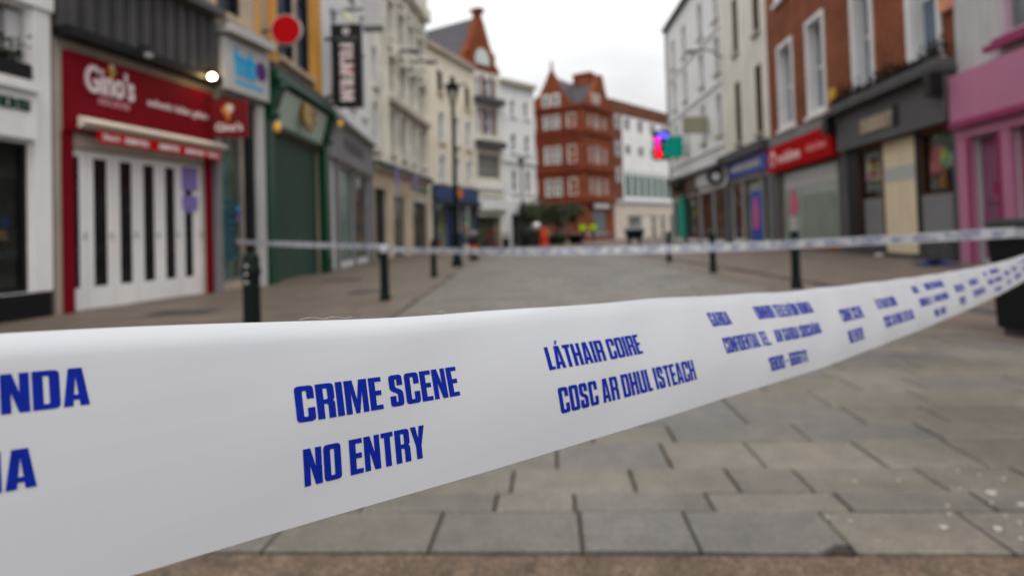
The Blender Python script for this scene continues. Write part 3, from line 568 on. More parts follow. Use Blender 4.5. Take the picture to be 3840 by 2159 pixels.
# --- green shop
t, ln = building('green_shop', 'dark green shopfront with closed roller shutter and pale gold-lettered fascia', A3, A4)
wall(t, SAND, .0, ln, 0, 14, [(.45, 4.6, 0, 3.6, .3), (1.45, 2.6, 5.5, 8.6, .3), (2.9, 3.95, 5.5, 8.6, .3)], 7)
for a, b in ((.04, .44), (4.61, ln-.01)):
    bx('pilaster', GRN, t, a, b, -.22, -.004, 0, 3.7); bx('pilaster_base', GRN, t, a-.03, b+.005, -.27, -.225, 0, .45)
    m = MB().hexa([(a, -.24, 3.71), (b, -.24, 3.71), (b, -.004, 3.71), (a, -.004, 3.71)], [(a, -.55, 4.62), (b, -.55, 4.62), (b, -.004, 4.62), (a, -.004, 4.62)])
    m.tube((a, -.42, 4.5), (b, -.42, 4.5), .13, n=12); m.tube((a, -.28, 3.85), (b, -.28, 3.85), .09, n=12); m.build('corbel', GRN, t)
fa = MB().hexa([(.46, -.13, 3.72), (4.59, -.13, 3.72), (4.59, -.02, 3.72), (.46, -.02, 3.72)], [(.46, -.34, 4.55), (4.59, -.34, 4.55), (4.59, -.02, 4.55), (.46, -.02, 4.55)]).build('fascia_board', GFAS, t)
bx('cornice', GRN, t, .0, ln, -.48, -.004, 4.63, 4.80); bx('cornice', MATS['charcoal_metal'], t, .02, ln-.02, -.4, -.004, 4.805, 5.0)
bx('fascia_bead', GRN, t, .46, 4.59, -.17, -.02, 3.62, 3.715)
def tilt(z): return -.13-(z-3.72)*.253-.012
m = MB(); m.prism([(2.15, 4.48), (2.75, 4.48), (2.75, 4.05), (2.45, 3.85), (2.15, 4.05)], -.40, -.33); m.build('crest', GOLD, t)
for z, a, b in ((4.34, 2.85, 3.55), (4.12, 2.8, 3.7), (3.92, 2.9, 3.5)):
    mm = MB()
    for i in range(6):
        x = a+(b-a)*i/6; mm.box(x, x+(b-a)/6*.72, tilt(z)-.04, tilt(z)+.02, z, z+.14)
    mm.build('gold_lettering', GOLD, t)
m = MB(); z = .0
prof = []
while z < 3.58:
    prof += [(.06, z), (.035, z+.02), (.035, z+.06), (.06, z+.075)]; z += .08
for i in range(len(prof)-1):
    (y0, z0), (y1, z1) = prof[i], prof[i+1]; m.quad((.455, y0, z0), (4.595, y0, z0), (4.595, y1, z1), (.455, y1, z1))
m.build('roller_shutter', GSH, t)
bx('ochre_pilaster', OCH, t, .75, 1.15, -.1, -.004, 5.02, 14); bx('ochre_pilaster', OCH, t, 4.05, 4.85, -.12, -.004, 5.02, 14)
bx('ochre_pilaster', OCH, t, .04, .12, -.06, -.004, 5.02, 14)
for a, b in ((1.45, 2.6), (2.9, 3.95)): window(t, a, b, 5.5, 8.6, BLK, .09, sill=SAND, glass=WGB, bars=(1, 2))
MB().ball((.25, -.36, 3.55), .09, 10, 1.3).build('amber_light', AMB, t, True)
MB().ball((4.85, -.62, 4.35), .08, 10, 1.2).build('amber_light', AMB, t, True)
# round red sign
t = hang('round_sign', 'round red sign with white rim projecting above the green shop', -5.06, 15.6)
MB().disc((0, 5.80), .36, -.05, .05, 36).build('rim', LGREY, t); MB().disc((0, 5.80), .33, -.075, -.052, 36).build('red_disc', REDS, t)
MB().tube((-.37, 0, 5.8), (-.62, 0, 5.8), .03).build('bracket', BLK, t); MB().tube((0, 0, 5.42), (-.6, 0, 5.3), .015).build('bracket', BLK, t)
# --- grey shop and pale house
t, ln = building('grey_shop', 'pale house over a grey shopfront with glazed window beyond the green shop', A4, A5)
hs = [(2.0, 4.6, .2, 3.4, .24), (4.75, 7.6, .2, 3.4, .24), (1.6, 2.7, 5.9, 8.6, .3), (4.4, 5.5, 5.9, 8.6, .3), (7.0, 8.0, 5.9, 8.6, .3), (1.6, 2.7, 10, 12.4, .3), (4.4, 5.5, 10, 12.4, .3), (7.0, 8.0, 10, 12.4, .3)]
wall(t, WB, 0, ln, 0, 14.5, hs, 8)
for h in hs[2:]: window(t, *h[:4], W_, sill=WB, glass=WGB)
bx('fascia_board', MGREY, t, .3, ln-.3, -.16, -.004, 3.5, 4.75); bx('cornice', WB, t, .2, ln-.1, -.4, -.004, 4.78, 4.95)
lettering('PANDORA', 2.6, 6.2, 3.95, .4, DGREY, t, -.162)
for a in (.35, 1.55, 4.61, 7.65, 8.3): bx('pilaster', MGREY, t, a, a+.13 if a == 4.61 else a+.4, -.1, -.004, 0, 3.49)
sw = shopwin(t, 2.0, 4.6, .2, 3.4, .24, FROSTT_REFL, DGREY, back=M('sea_green_display', (.22, .36, .30), .7, .2, 1.2)); goods(sw, 2.4, 4.4, .1, .12, .2, .9, 4, [GAR[1], GAR[2], GAR[5]], .3, .6)
sw = shopwin(t, 4.75, 7.6, .2, 3.4, .24, GLS, DGREY, back=INTB); goods(sw, 4.9, 7.4, .1, .12, .2, 1.2, 7, [GAR[3], GAR[7], GAR[2]], .3, .6); goods(sw, 4.9, 7.4, .1, .12, 1.4, 3, 4, [GAR[3], GAR[7]], .4, .8)
# black vertical sign
t = hang('vertical_sign', 'tall black projecting sign with white vertical lettering and red accent', -5.43, 21.0)
bx('board', BLK, t, 0, .94, -.07, .07, 5.0, 7.58); bx('bracket', BLK, t, -.25, 0, -.03, .03, 5.3, 5.4); bx('bracket', BLK, t, -.25, 0, -.03, .03, 7.1, 7.2)
lettering('FUJIFILM', .25, .25, 0, 0, W_, t) if False else None
vs, fs, wd = glyph_line('FUJIFILM'); m = MB(); k = 1.78/wd
m.add([(.27+b*.40, -.074, 6.98-a*k) for a, b in vs], fs); m.build('lettering', LOGO, t)
bx('red_accent', REDS, t, .53, .68, -.08, -.0745, 6.10, 6.2)
MB().disc((.47, 7.36), .12, -.08, -.072).build('emblem', LGREY, t); bx('strapline', DGREY, t, .12, .82, -.076, -.071, 7.10, 7.18)
t = hang('grey_sign', 'light grey projecting sign above the tall black sign', -5.06, 24.0)
bx('board', LGREY, t, 0, .70, -.06, .06, 8.45, 9.6); bx('base_rail', DGREY, t, 0, .70, -.07, .07, 8.25, 8.44); bx('bracket', DGREY, t, -.7, 0, -.03, .03, 9.0, 9.1)
bx('print', WG2, t, .1, .6, -.066, -.061, 8.6, 9.45)
t = hang('strip_light', 'slanted yellow strip light above the tall black sign', -5.1, 21.2)
MB().tube((0, 0, 8.05), (.38, 0, 7.62), .045, n=10).build('tube', M('yellow_tube', (.75, .70, .32), .4, .02, 2), t, True); MB().tube((-.45, .05, 8.1), (0, 0, 8.05), .02).build('bracket', BLK, t)
# --- cream ornate building
t, ln = building('ornate_building', 'ornate cream Victorian building with tall narrow windows and dark cornice', A5, A6)
cols = [(.55, 1.35), (3.0, 4.0), (5.2, 6.2), (7.15, 8.2), (9.6, 10.6)]
hs = [(.15, 2.15, 0, 3.1, .2), (3.2, 5.55, 0, 2.95, .22), (7.1, 10.85, 0, 2.85, .22)]
rows = [(4.95, 7.0), (7.75, 9.45), (10.6, 12.2)]
win = [(a, b, c if i else c-.1, e, .3) for i, (a, b) in enumerate(cols) for c, e in rows]
wall(t, OLD, 0, ln, 0, 14.1, hs+win, 8)
for h in win: window(t, *h[:4], CR2 if h[0] > 1 else W_, .08, sill=OLD, glass=WGB if h[0] < 1 else (TEALG if h[2] < 5.2 else WGP))
bx('shopfront_facing', TAN, t, 0.004, ln-.004, -.06, -.002, 3.12, 4.05)
for a, b in ((0.01, .14), (2.17, 3.18), (5.57, 5.9), (6.5, 7.08), (10.87, ln-.01)): bx('pier', TAN, t, a, b, -.1, -.004, 0, 3.115)
bx('cornice', CHAR, t, 0, ln, -.42, -.004, 4.08, 4.24)
m = MB()
for i in range(28): m.box(.1+i*.4, .22+i*.4, -.32, -.005, 3.93, 4.075)
m.build('brackets', OLD, t)
for z0, z1, p in ((7.25, 7.5, .35), (9.9, 10.1, .25), (12.6, 12.8, .25), (13.5, 14.15, .5)): bx('string_course', OLD if z0 > 7.3 else BEIGE, t, 2.5 if z0 < 13 else 0, ln, -p, -.004, z0, z1)
for a, b in cols[1:]:
    MB().prism([(a-.25, 9.50), (b+.25, 9.50), ((a+b)/2, 9.86)], -.28, -.004).build('pediment', OLD, t)
    m = MB(); c = (a+b)/2; m.prism([(c+.62*math.cos(math.pi*i/10), 12.2+.34*math.sin(math.pi*i/10)) for i in range(11)], -.22, -.004); m.build('window_hood', OLD, t)
    bx('keystone', OLD, t, c-.12, c+.12, -.16, -.004, 7.02, 7.22)
for a in (2.45, 4.45, 6.55, 8.75, 10.95): bx('pilaster', OLD, t, a, a+.25, -.16, -.004, 4.25, 13.49)
m = MB()
for i in range(26): m.lathe([(.05, 14.16), (.09, 14.3), (.05, 14.55)], .3+i*.42, -.2, 8)
m.box(0, ln, -.3, -.1, 14.56, 14.7); m.build('parapet_balustrade', OLD, t)
for a in (2.6, 6.7, 11.0): MB().lathe([(.1, 14.7), (.2, 14.9), (.22, 15.1), (.08, 15.3), (.03, 15.5)], a, -.2, 10).build('urn', OLD, t)
d1 = bx('dark_doorway', INT, t, .17, 2.13, .05, .1, .02, 3.08)
sw = shopwin(t, 3.2, 5.55, 0.02, 2.95, .22, GLS, DGREY, mull=1, back=INTW); sw = shopwin(t, 7.1, 10.85, .02, 2.85, .22, GLS, CHAR, mull=2, back=INTB, ng=5)
bx('green_sign', GREEN, t, 7.0, 11.0, -.12, -.062, 3.42, 3.62)
for u in (1.25, 5.0): bx('banner', PURP2, t, u, u+.5, -.75, -.72, 3.2, 4.0)
def bracket_lamp(x, y, z, dx, lab, grp):
    t = thing('wall_bracket_lamp', lab, 'lamp', (x, y, z), 0, grp)
    MB().tube((0, 0, -.3), (dx*.35, 0, .12), .05).tube((dx*.35, 0, .12), (dx, 0, .16), .045).build('arm', BOLG, t)
    MB().lathe([(.1, -.02), (.32, .02), (.34, .1), (.2, .18), (.06, .22)], dx, 0, 14).build('lamp_head', MGREY, t, True)
bracket_lamp(-5.4, 36.5, 10.2, 1.3, 'nearer dark street lamp on a bracket from the ornate cream building', 'lamps on house walls')
bracket_lamp(-5.6, 33.5, 10.0, 1.0, 'farther-left dark street lamp on a bracket from the ornate cream building', 'lamps on house walls')
# --- cream plain building with blue shop
t, ln = building('cream_building', 'plain cream four-storey building over a blue shopfront', A6, A7)
win = [(1.75, 2.5, 9.8, 11.2, .3), (6.1, 6.85, 9.5, 11.0, .3)] + [(a, a+.8, c, e, .3) for a in (1.8, 4.05, 6.05) for c, e in ((6.75, 8.6), (4.25, 5.95))]
hs = [(.9, 2.5, .1, 2.9, .7), (2.75, 4.7, 0, 2.9, .4), (5.0, 7.0, .3, 2.9, .7)]
wall(t, CR, 0, ln, 0, 12.55, win+hs, 7)
for h in win: window(t, *h[:4], W_ if h[2] < 9 else M('dark_brown_frame', (.10, .07, .04), .6), .09, sill=TAN, glass=WGP if h[0] < 3 and h[2] < 9 else WGL, trim=.1 if h[2] < 9 else 0)
bx('eaves_cornice', BEIGE, t, 0, ln, -.3, -.004, 12.3, 12.6)
bx('fascia_board', NAVYL, t, .6, ln-.003, -.25, -.004, 3.0, 4.05)
bx('fascia_shelf', NAVY, t, .6, ln-.003, -.45, -.255, 2.95, 3.12)
MB().disc((4.2, 3.6), .35, -.3, -.255).build('orange_emblem', GAR[3], t)
for a, b in ((.6, .88), (2.52, 2.73), (4.72, 4.98), (7.02, ln-.01)): bx('pilaster', NAVY, t, a, b, -.12, -.004, 0, 2.93)
bx('blue_door', NAVY, t, 2.76, 4.69, .08, .14, .02, 2.4); bx('fanlight', INT, t, 2.76, 4.69, .1, .16, 2.42, 2.88)
sw = shopwin(t, .9, 2.5, .1, 2.9, .7, GLS, NAVY, back=INT, ng=4); sw = shopwin(t, 5.0, 7.0, .3, 2.9, .7, GLS, NAVY, back=INTB, ng=16)
bx('chimney', TAN, t, .2, 1.4, 3.0, 4.0, 12.55, 13.6)
# --- bay building with brick gable
t, ln = building('gabled_building', 'narrow bay-fronted building under a tall red brick gable with slate roof', A7, A8)
win = [(.35, .85, 10.7, 12.1, .3), (1.2, 2.0, 10.7, 12.1, .3), (2.3, 2.8, 10.7, 12.1, .3), (.35, .85, 8.0, 9.9, .3), (1.2, 2.0, 8.0, 9.9, .3), (2.3, 2.8, 8.0, 9.9, .3), (.3, 2.85, 4.9, 6.6, .3)]
wall(t, CR2, 0, ln, 0, 12.55, win+[(.1, 2.7, 0, 2.2, .8)], 9)
for h in win[:6]: window(t, *h[:4], W_, .06, glass=WGP if h[0] != 1.2 else WGB)
window(t, *win[6][:4], BEIGE, .07, bars=(5, 2), glass=WGP)
for z in (10.7, 8.0):
    for a in (.9, 2.02): bx('brick_strip', BRR, t, a, a+.26, -.05, -.004, z, z+1.9 if z < 9 else z+1.6)
for z in (10.2, 7.1): bx('balcony', CHAR, t, .1, ln-.05, -.55, -.004, z-.02, z+.42)
bx('fascia_board', WB, t, 0.0, ln, -.3, -.004, 2.65, 3.6); bx('string_course', WB, t, 0, ln, -.2, -.004, 4.1, 4.5); bx('beige_moulding', BEIGE, t, .1, ln-.3, -.34, -.305, 3.5, 3.6)  # narrow beige moulding along the top front of the fascia
sw = shopwin(t, .1, 2.7, 0, 2.2, .8, GLS, CHAR, mull=2, back=INTW, ng=6)
gp = [(-.62, 12.56), (3.05, 12.56), (3.05, 13.1), (2.75, 13.15), (2.72, 13.9), (2.3, 14.2), (1.55, 16.0), (1.32, 16.35), (1.32, 16.75), (.88, 16.75), (.88, 16.35), (.65, 16.0), (-.15, 14.1), (-.62, 13.7)]
ga = MB().prism(gp, .05, .55).build('brick_gable', BRR, t)
MB().prism([(.70, 16.76), (1.5, 16.76), (1.4, 17.0), (.8, 17.0)], -.1, .7).build('finial_cap', BRD, ga)
m = MB(); m.prism([(.42, 13.0)] + [(1.2+.78*math.cos(math.pi*(1-i/12)), 13.0+.3+.85*math.sin(math.pi*i/12)) for i in range(13)] + [(1.98, 13.0)], .0, .045); m.build('arched_window', M('pale_arch_glass', (.52, .58, .56), .15, .1, 1), ga)
bx('brick_band', BRD, ga, -.7, 3.1, -.08, .045, 12.6, 12.78); bx('brick_shoulder', BRD, ga, -.7, -.1, -.02, .045, 13.4, 13.6)
m = MB(); m.hexa([(-.75, .56, 13.0), (1.1, .56, 16.3), (1.1, 8.5, 16.3), (-.75, 8.5, 13.0)], [(-.75, .56, 13.1), (1.1, .56, 16.42), (1.1, 8.5, 16.42), (-.75, 8.5, 13.1)])
m.hexa([(1.102, .56, 16.3), (2.9, .56, 13.3), (2.9, 8.5, 13.3), (1.102, 8.5, 16.3)], [(1.102, .56, 16.42), (2.9, .56, 13.42), (2.9, 8.5, 13.42), (1.102, 8.5, 16.42)])
m.box(-.6, 2.8, .7, 8.4, 12.56, 13.1)
m.build('slate_roof', SLATE, t)
# --- white building
t, ln = building('white_building', 'white four-storey building with small sash windows beside the brick gable', A8, A9)
win = [(a, a+.65, c, e, .25) for a in (1.1, 2.75) for c, e in ((9.75, 10.95), (7.0, 8.4), (4.0, 5.7))]
wall(t, WB, 0, ln, 0, 12.3, win+[(1.0, 3.75, 0, 2.3, .8)], 8)
for h in win: window(t, *h[:4], W_, .07, sill=WB, glass=TEALG if h[2] > 6 else WGL)
bx('eaves_cornice', BEIGE, t, 0, ln, -.35, -.004, 12.0, 12.32); bx('fascia_board', WB, t, 0, ln, -.2, -.004, 2.4, 3.4); bx('pillar', WB, t, -.15, .62, -.25, -.004, 0, 2.39); bx('string_course', WB, t, 0, ln, -.15, -.004, 6.2, 6.4)
sw = shopwin(t, 1.0, 3.75, 0, 2.3, .8, GLS, CHAR, mull=2, back=INT, ng=5)

# ================================================================== FAR END
E0=(1.5,70.5);E1=(7.25,67.1);E2=(10.8,72.0);M0=(10.8,73.0);M1=(21.0,86.0)
t, ln = building('brick_corner_building', 'large red brick corner building with two gables closing the street', E0, E1)
win = [(2.3, 3.1, 13.55, 14.85, .25), (3.4, 4.2, 13.55, 14.85, .25)] + [(a, b, c, e, .25) for a, b in ((.6, 1.4), (2.3, 3.1), (3.4, 4.2), (4.95, 5.85)) for c, e in ((11.3, 12.75), (7.75, 9.55), (4.5, 6.25))]
wall(t, BRR, 0, ln, 0, 13.4, [h for h in win if h[2] < 13]+[(1.2, 2.9, 0, 3.0, .6), (3.2, 4.9, 0, 3.0, .6)], 6.0)
for h in win:
    if h[2] < 13: window(t, *h[:4], W_, .075, sill=BRD, glass=WGP, bars=(1, 1))
gb = MB().prism([(.2, 13.4), (5.5, 13.4), (5.3, 13.9), (4.6, 14.8), (3.75, 16.6), (3.45, 17.2), (3.15, 17.2), (2.85, 16.6), (1.9, 14.9), (.9, 14.3)], .0, .5).build('left_gable', BRR, t)
MB().lathe([(.2, 17.2), (.1, 17.6), (.16, 17.75), (.03, 18.4)], 3.3, .25, 8).build('finial', BRD, gb)
for h in win[:2]:
    a, b, c, e = h[:4]; q = bx('gable_window', W_, gb, a, b, -.05, -.004, c, e); bx('pane', WGP, q, a+.12, b-.12, -.06, -.052, c+.12, e-.12)
for z, p in ((13.2, .3), (10.6, .25), (10.0, .15), (6.9, .3), (3.75, .35)): bx('string_course', BRD, t, 0, ln+.0, -p, -.004, z, z+.35)
for a in (1.65, 4.45): bx('brick_pier', BRD, t, a, a+.28, -.14, -.004, 4.1, 13.19)
bx('shop_fascia', BLK, t, .6, 5.4, -.3, -.004, 3.0, 3.7)
for a in (1.2, 3.2): shopwin(t, a, a+1.7, 0, 3.0, .6, GLS, BLK, back=INT, ng=3)
# right face of the same house, turned round the corner
cr_, sr_ = E1, E2
ang = math.atan2(E2[1]-E1[1], E2[0]-E1[0]) - math.atan2(E1[1]-E0[1], E1[0]-E0[0]); ln2 = math.hypot(E2[0]-E1[0], E2[1]-E1[1])
def corner(o): o.parent = t; o.location = (ln, 0, 0); o.rotation_euler.z = ang; return o
fr = corner(link('side_facade', None, t))
win2 = [(1.0, 1.6, 11.4, 12.6, .25), (2.1, 3.5, 11.3, 12.7, .25), (4.1, 4.8, 11.4, 12.6, .25), (1.0, 1.6, 7.8, 9.4, .25), (2.1, 3.5, 7.75, 9.55, .25), (4.1, 4.8, 7.8, 9.4, .25), (1.0, 1.6, 4.6, 6.2, .25), (2.1, 3.5, 4.5, 6.25, .25), (4.1, 4.8, 4.6, 6.2, .25)]
wall(fr, BRR, .004, ln2, 0, 13.39, win2+[(1.4, 4.4, .4, 2.9, .6)], 6.0, 'side_wall', .002)
for h in win2:
    a, b, c, e = h[:4]; m = MB()
    for x0, x1 in ((a+.004, a+.1), (b-.1, b-.004), ((a+b)/2-.04, (a+b)/2+.04)): m.box(x0, x1, .01, .2, c+.004, e-.004)
    m.box(a+.1, b-.1, .012, .2, e-.1, e-.004); m.box(a+.1, b-.1, .012, .2, c+.004, c+.1); m.box(a+.11, b-.11, .21, .22, c+.01, e-.01)
    m.build('side_window', M('weathered_frame', (.40, .33, .30), .6, .2, 2), fr)
MB().prism([(.9, 13.4), (6.0, 13.4), (5.7, 14.2), (4.9, 15.6), (4.4, 17.0), (3.6, 17.0), (3.0, 16.0), (1.7, 14.4)], .0, .5).build('side_gable', BRR, fr)
m = MB()
for a in (1.9, 2.5, 3.1): m.box(a, a+.45, -.06, -.004, 13.8, 14.9)
m.build('side_gable_windows', MATS['weathered_frame'], fr)
for z, p in ((13.2, .3), (10.6, .25), (6.9, .3), (3.75, .35)): bx('side_string_course', BRD, fr, .004, ln2, -p, -.004, z, z+.35)
bx('side_fascia', BLK, fr, .8, 5.0, -.3, -.004, 3.1, 3.72); bx('side_sign', LGREY, fr, 1.2, 4.4, -.34, -.305, 3.2, 3.6); bx('side_shop_glass', WGL, fr, 1.41, 4.39, .1, .12, .41, 2.89)
# roofs and chimney
m = MB(); m.hexa([(.6, .51, 13.4), (3.3, .51, 16.6), (3.3, 6, 16.6), (.6, 6, 13.4)], [(.6, .51, 13.5), (3.3, .51, 16.75), (3.3, 6, 16.75), (.6, 6, 13.5)])
m.hexa([(3.303, .51, 16.6), (5.6, .51, 13.4), (5.6, 6, 13.4), (3.303, 6, 16.6)], [(3.303, .51, 16.75), (5.6, .51, 13.55), (5.6, 6, 13.55), (3.303, 6, 16.75)])
m.build('slate_roof', SLATE, t)
m = MB(); m.hexa([(.6, .51, 13.42), (3.9, .51, 16.5), (3.9, 6.5, 16.5), (.6, 6.5, 13.42)], [(.6, .51, 13.55), (3.9, .51, 16.65), (3.9, 6.5, 16.65), (.6, 6.5, 13.55)])
m.build('side_slate_roof', SLATE, fr)
ch = bx('chimney_stack', BRR, fr, 3.3, 4.3, .9, 2.9, 13.4, 17.15); bx('chimney_cap', BRD, ch, 3.2, 4.4, .8, 3.0, 17.15, 17.35)
for i in range(4): MB().lathe([(.12, 17.35), (.10, 17.6)], 3.8, 1.15+i*.5, 8).build('chimney_pot', TERR, ch)
# --- modern white building
t, ln = building('modern_building', 'pale modern building with brown brick parapet and tall green glazed windows', M0, M1)
hs = [(3.2, 6.4, 0, 2.4, .8), (8.9, 10.0, 0, 2.4, .6), (11.3, 12.4, 0, 2.4, .6), (13.8, 16, 0, 2.6, .8)]
wu = [(a, a+1.5, c, e, .3) for a in (3.1, 6.2, 9.3, 12.4) for c, e in ((11.9, 13.4), (9.2, 10.4))]
wt = [(2.9+i*1.65, 2.9+i*1.65+1.45, 4.5, 7.5, .15) for i in range(8)]
wall(t, WB, 0, ln, 0, 13.6, hs+wu+wt, 8)
bx('brick_parapet', BRN, t, 0, ln, -.05, 8, 13.62, 15.1); bx('brick_end_bay', BRN, t, .0, 2.4, -.06, -.004, 4.0, 13.6)
for z in (12.0, 9.0, 6.2): w = bx('end_bay_window', W_, t, .9, 1.9, -.1, -.065, z, z+1.5); bx('pane', WGP, w, 1.0, 1.8, -.112, -.102, z+.1, z+1.4)
for h in wu: window(t, *h[:4], W_, .08, bars=(2, 0), glass=WGL)
for h in wt:
    w = window(t, *h[:4], W_, .05, d=.12, glass=TEALG, bars=(0, 0)); c = (h[0]+h[1])/2
    MB().prism([(c+.60*math.cos(math.pi*i/10), 7.1+.3*math.sin(math.pi*i/10)) for i in range(11)], .0, .05).build('arch_head', WB, w)
    bx('glazing_bar', CHAR, w, c+.3, c+.62, .05, .068, 4.6, 7.05)
bx('ledge', LGREY, t, 0, ln, -.4, -.004, 3.9, 4.2); bx('fascia_board', PBE, t, .1, ln, -.15, -.004, 2.6, 3.6)
for a, b in ((.1, 3.1), (6.5, 7.2), (7.8, 8.8), (10.1, 11.2), (12.5, 13.7)): bx('pier', PBE, t, a, b, -.12, -.004, 0, 2.59)
for h in hs: shopwin(t, *h[:4], .6, GLS, CHAR, back=INTW if h[0] < 5 else INT, ng=3)

# ================================================================== RIGHT SIDE
R4a=(12.7,54.0);R3a=(12.2,38.7);R2a=(11.6,30.3);R1a=(10.5,15.9);R1b=(10.0,9.0)
t, ln = building('white_terrace', 'tall white four-storey house with plain sash windows over dark shopfronts', R4a, R3a)
win = [(a, a+1.15, c, e, .3) for a in (1.9, 5.5, 10.2, 13.9) for c, e in ((13.0, 15.2), (9.9, 12.0), (6.3, 8.7))]
hs = [(1.0, 3.0, .2, 3.0, .24), (5.1, 8.6, .2, 3.1, .24), (9.2, 12.0, .2, 3.2, .24), (12.6, 14.8, .2, 3.3, .24)]
wall(t, WB, 0, ln, 0, 16.7, win+hs, 9)
for h in win: window(t, *h[:4], W_, .07, sill=BEIGE, glass=WGP, trim=.06)
bx('eaves', CHAR, t, -.1, ln, -.35, -.004, 16.5, 16.75)
for z in (12.4, 9.2, 5.6): bx('string_course', WB, t, 0, ln, -.12, -.004, z, z+.18)
bx('downpipe', MGREY, t, .15, .3, -.18, -.06, 4.6, 16.4)
bx('shop_cornice', DGREY, t, .2, ln-.1, -.4, -.004, 4.45, 4.65); bx('fascia_board', M('brown_fascia', (.09, .055, .045), .6, .2, 1), t, .3, 8.8, -.2, -.004, 3.3, 4.44)
bx('fascia_board', LGREY, t, 9.0, 14.8, -.2, -.004, 3.55, 4.3)
for a in (.5, 4.95, 8.7, 12.1, 14.85): bx('pilaster', CHAR, t, a, a+.35, -.06, -.004, 0, 3.28)
bx('teal_panel', TEAL, t, 3.3, 4.8, -.25, -.05, .25, 3.15)
for i, h in enumerate(hs): shopwin(t, *h[:4], .24, GLS, BLK, back=[INT, INTB, INT, INTB][i], ng=6, mats=[GAR[7], GAR[3], GAR[6], GAR[4], GAR[1]])
t = hang('olive_sign', 'blank olive-grey signboard projecting from the white terrace', 10.7, 42.0)
bx('board', OLIV, t, 0, 1.55, -.06, .06, 6.75, 7.75); bx('bracket', CHAR, t, 1.55, 1.9, -.03, .03, 7.3, 7.38); bx('board_frame', BEIGE, t, -.04, 1.55, -.05, .05, 7.755, 7.83)
t = hang('neon_sign', 'lit pharmacy sign glowing blue, pink and red at the end of the terrace', 10.55, 50.2)
bx('case', BLK, t, 0, 1.25, -.1, .1, 6.0, 8.15); bx('bracket', CHAR, t, 1.25, 2.3, -.04, .04, 7.0, 7.12)
def neon(n, c, s): return M(n, c, .5, 0, 1, emit=(c, s))
for nm, c, s, x, z, r in (('blue_lamp', (.08, .10, 1), 1.0, .62, 7.82, .22), ('blue_lamp', (.15, .1, 1), .9, .95, 7.75, .18), ('pink_lamp', (1, .03, .6), .8, .3, 7.5, .2), ('pink_lamp', (1, .02, .35), .8, .34, 7.1, .17), ('red_lamp', (1, .01, .12), .8, .3, 6.75, .17), ('red_lamp', (1, .01, .01), 1.0, .36, 6.4, .24)):
    MB().disc((x, z), r, -.16, -.105, 20).build(nm, neon(nm+str(round(s, 1))+str(z), c, s), t)
t = hang('teal_sign', 'teal projecting sign in front of the lit pharmacy sign', 10.85, 48.0)
m = MB().prism(fillet([(0, 5.95, .15), (1.32, 5.95, .15), (1.32, 7.45, .15), (.35, 7.45, .1), (.3, 7.15, .1), (0, 7.05, .1)]), -.12, .12); m.build('board', TEAL, t); bx('bracket', CHAR, t, 1.32, 1.8, -.04, .04, 6.6, 6.7)
t = hang('round_shop_sign', 'round black hanging sign with pale centre beside the blue fascia', 11.25, 37.5)
MB().disc((0, 3.75), .48, -.08, .08, 24).build('disc', BLK, t); MB().disc((0, 3.72), .24, -.1, -.082, 20).build('pale_centre', LGREY, t); bx('bracket', BLK, t, 0, .9, -.03, .03, 4.3, 4.36); bx('hanger', BLK, t, -.03, .03, -.03, .03, 4.2, 4.36)
t = hang('hanging_basket', 'dark round hanging basket at the far end of the white terrace', 11.9, 49.0)
MB().ball((0, 0, 4.0), .5, 10, .9).build('basket', LEAFD, t, True); bx('bracket', BLK, t, 0, .75, -.03, .03, 4.6, 4.66); MB().tube((0, 0, 4.4), (0, 0, 4.62), .015).build('chain', BLK, t)
m = MB()
for i in range(300):
    a, b = rnd(0, 6.3), rnd(-1, 1); r = rnd(.4, .62); x, y, z = r*math.cos(a)*math.sqrt(1-b*b), r*math.sin(a)*math.sqrt(1-b*b), 4.0+r*b*.9; s = rnd(.06, .13)
    m.quad((x, y, z), (x+s, y+rnd(-s, s), z+rnd(-s, s)), (x+s*.5, y+rnd(-s, s), z+s))
m.build('foliage', LEAFD, t)['kind'] = 'stuff'
bracket_lamp(12.1, 38.3, 10.8, -1.75, 'dark street lamp on a bracket from the white terrace on the right', 'lamps on house walls')
# --- cream house
t, ln = building('cream_house', 'cream house with tall dark windows over a blue-fascia shop', R3a, R2a)
win = [(a, a+1.0, c, e, .35) for a in (2.7, 6.45) for c, e in ((10.0, 12.9), (5.3, 8.5))]
hs = [(1.5, 3.4, .3, 3.3, .24), (3.6, 6.9, .2, 3.3, .24), (7.1, 8.0, .3, 3.3, .24)]
wall(t, CR2, 0.004, ln, 0, 15.5, win+hs, 8)
for h in win: window(t, *h[:4], MATS['dark_brown_frame'], .07, d=.3, sill=BEIGE, glass=WGL)
bx('fascia_board', ROYAL, t, 1.4, 8.3, -.22, -.004, 3.5, 4.36); lettering('CARPHONE WAREHOUSE', 2.1, 7.5, 3.78, .3, LGREY, t, -.222)
bx('cornice', CHAR, t, .0, ln-.01, -.45, -.004, 4.4, 4.85); bx('corbel', BLK, t, .05, 1.1, -.5, -.46, 3.9, 4.8)
for a, b in ((.2, 1.3), (6.93, 7.08), (8.02, ln-.02)): bx('pilaster', MGREY if a > 1 else CHAR, t, a, b, -.06, -.004, 0, 3.48)
sw = shopwin(t, 1.5, 3.4, .3, 3.3, .24, GLS, NAVY, back=INT, ng=3); sw = shopwin(t, 3.6, 6.9, .2, 3.3, .24, GLS, NAVY, back=M('pale_display', (.45, .42, .38), .7, .3, 2), ng=7)
bx('blue_poster', BLUE, sw, 4.7, 6.6, .045, .06, .25, 2.62); MB().prism([(5.2, .8), (5.9, .8), (6.0, 1.6), (5.8, 2.3), (5.3, 2.3), (5.1, 1.5)], .03, .044).build('poster_figure', GAR[4], sw)
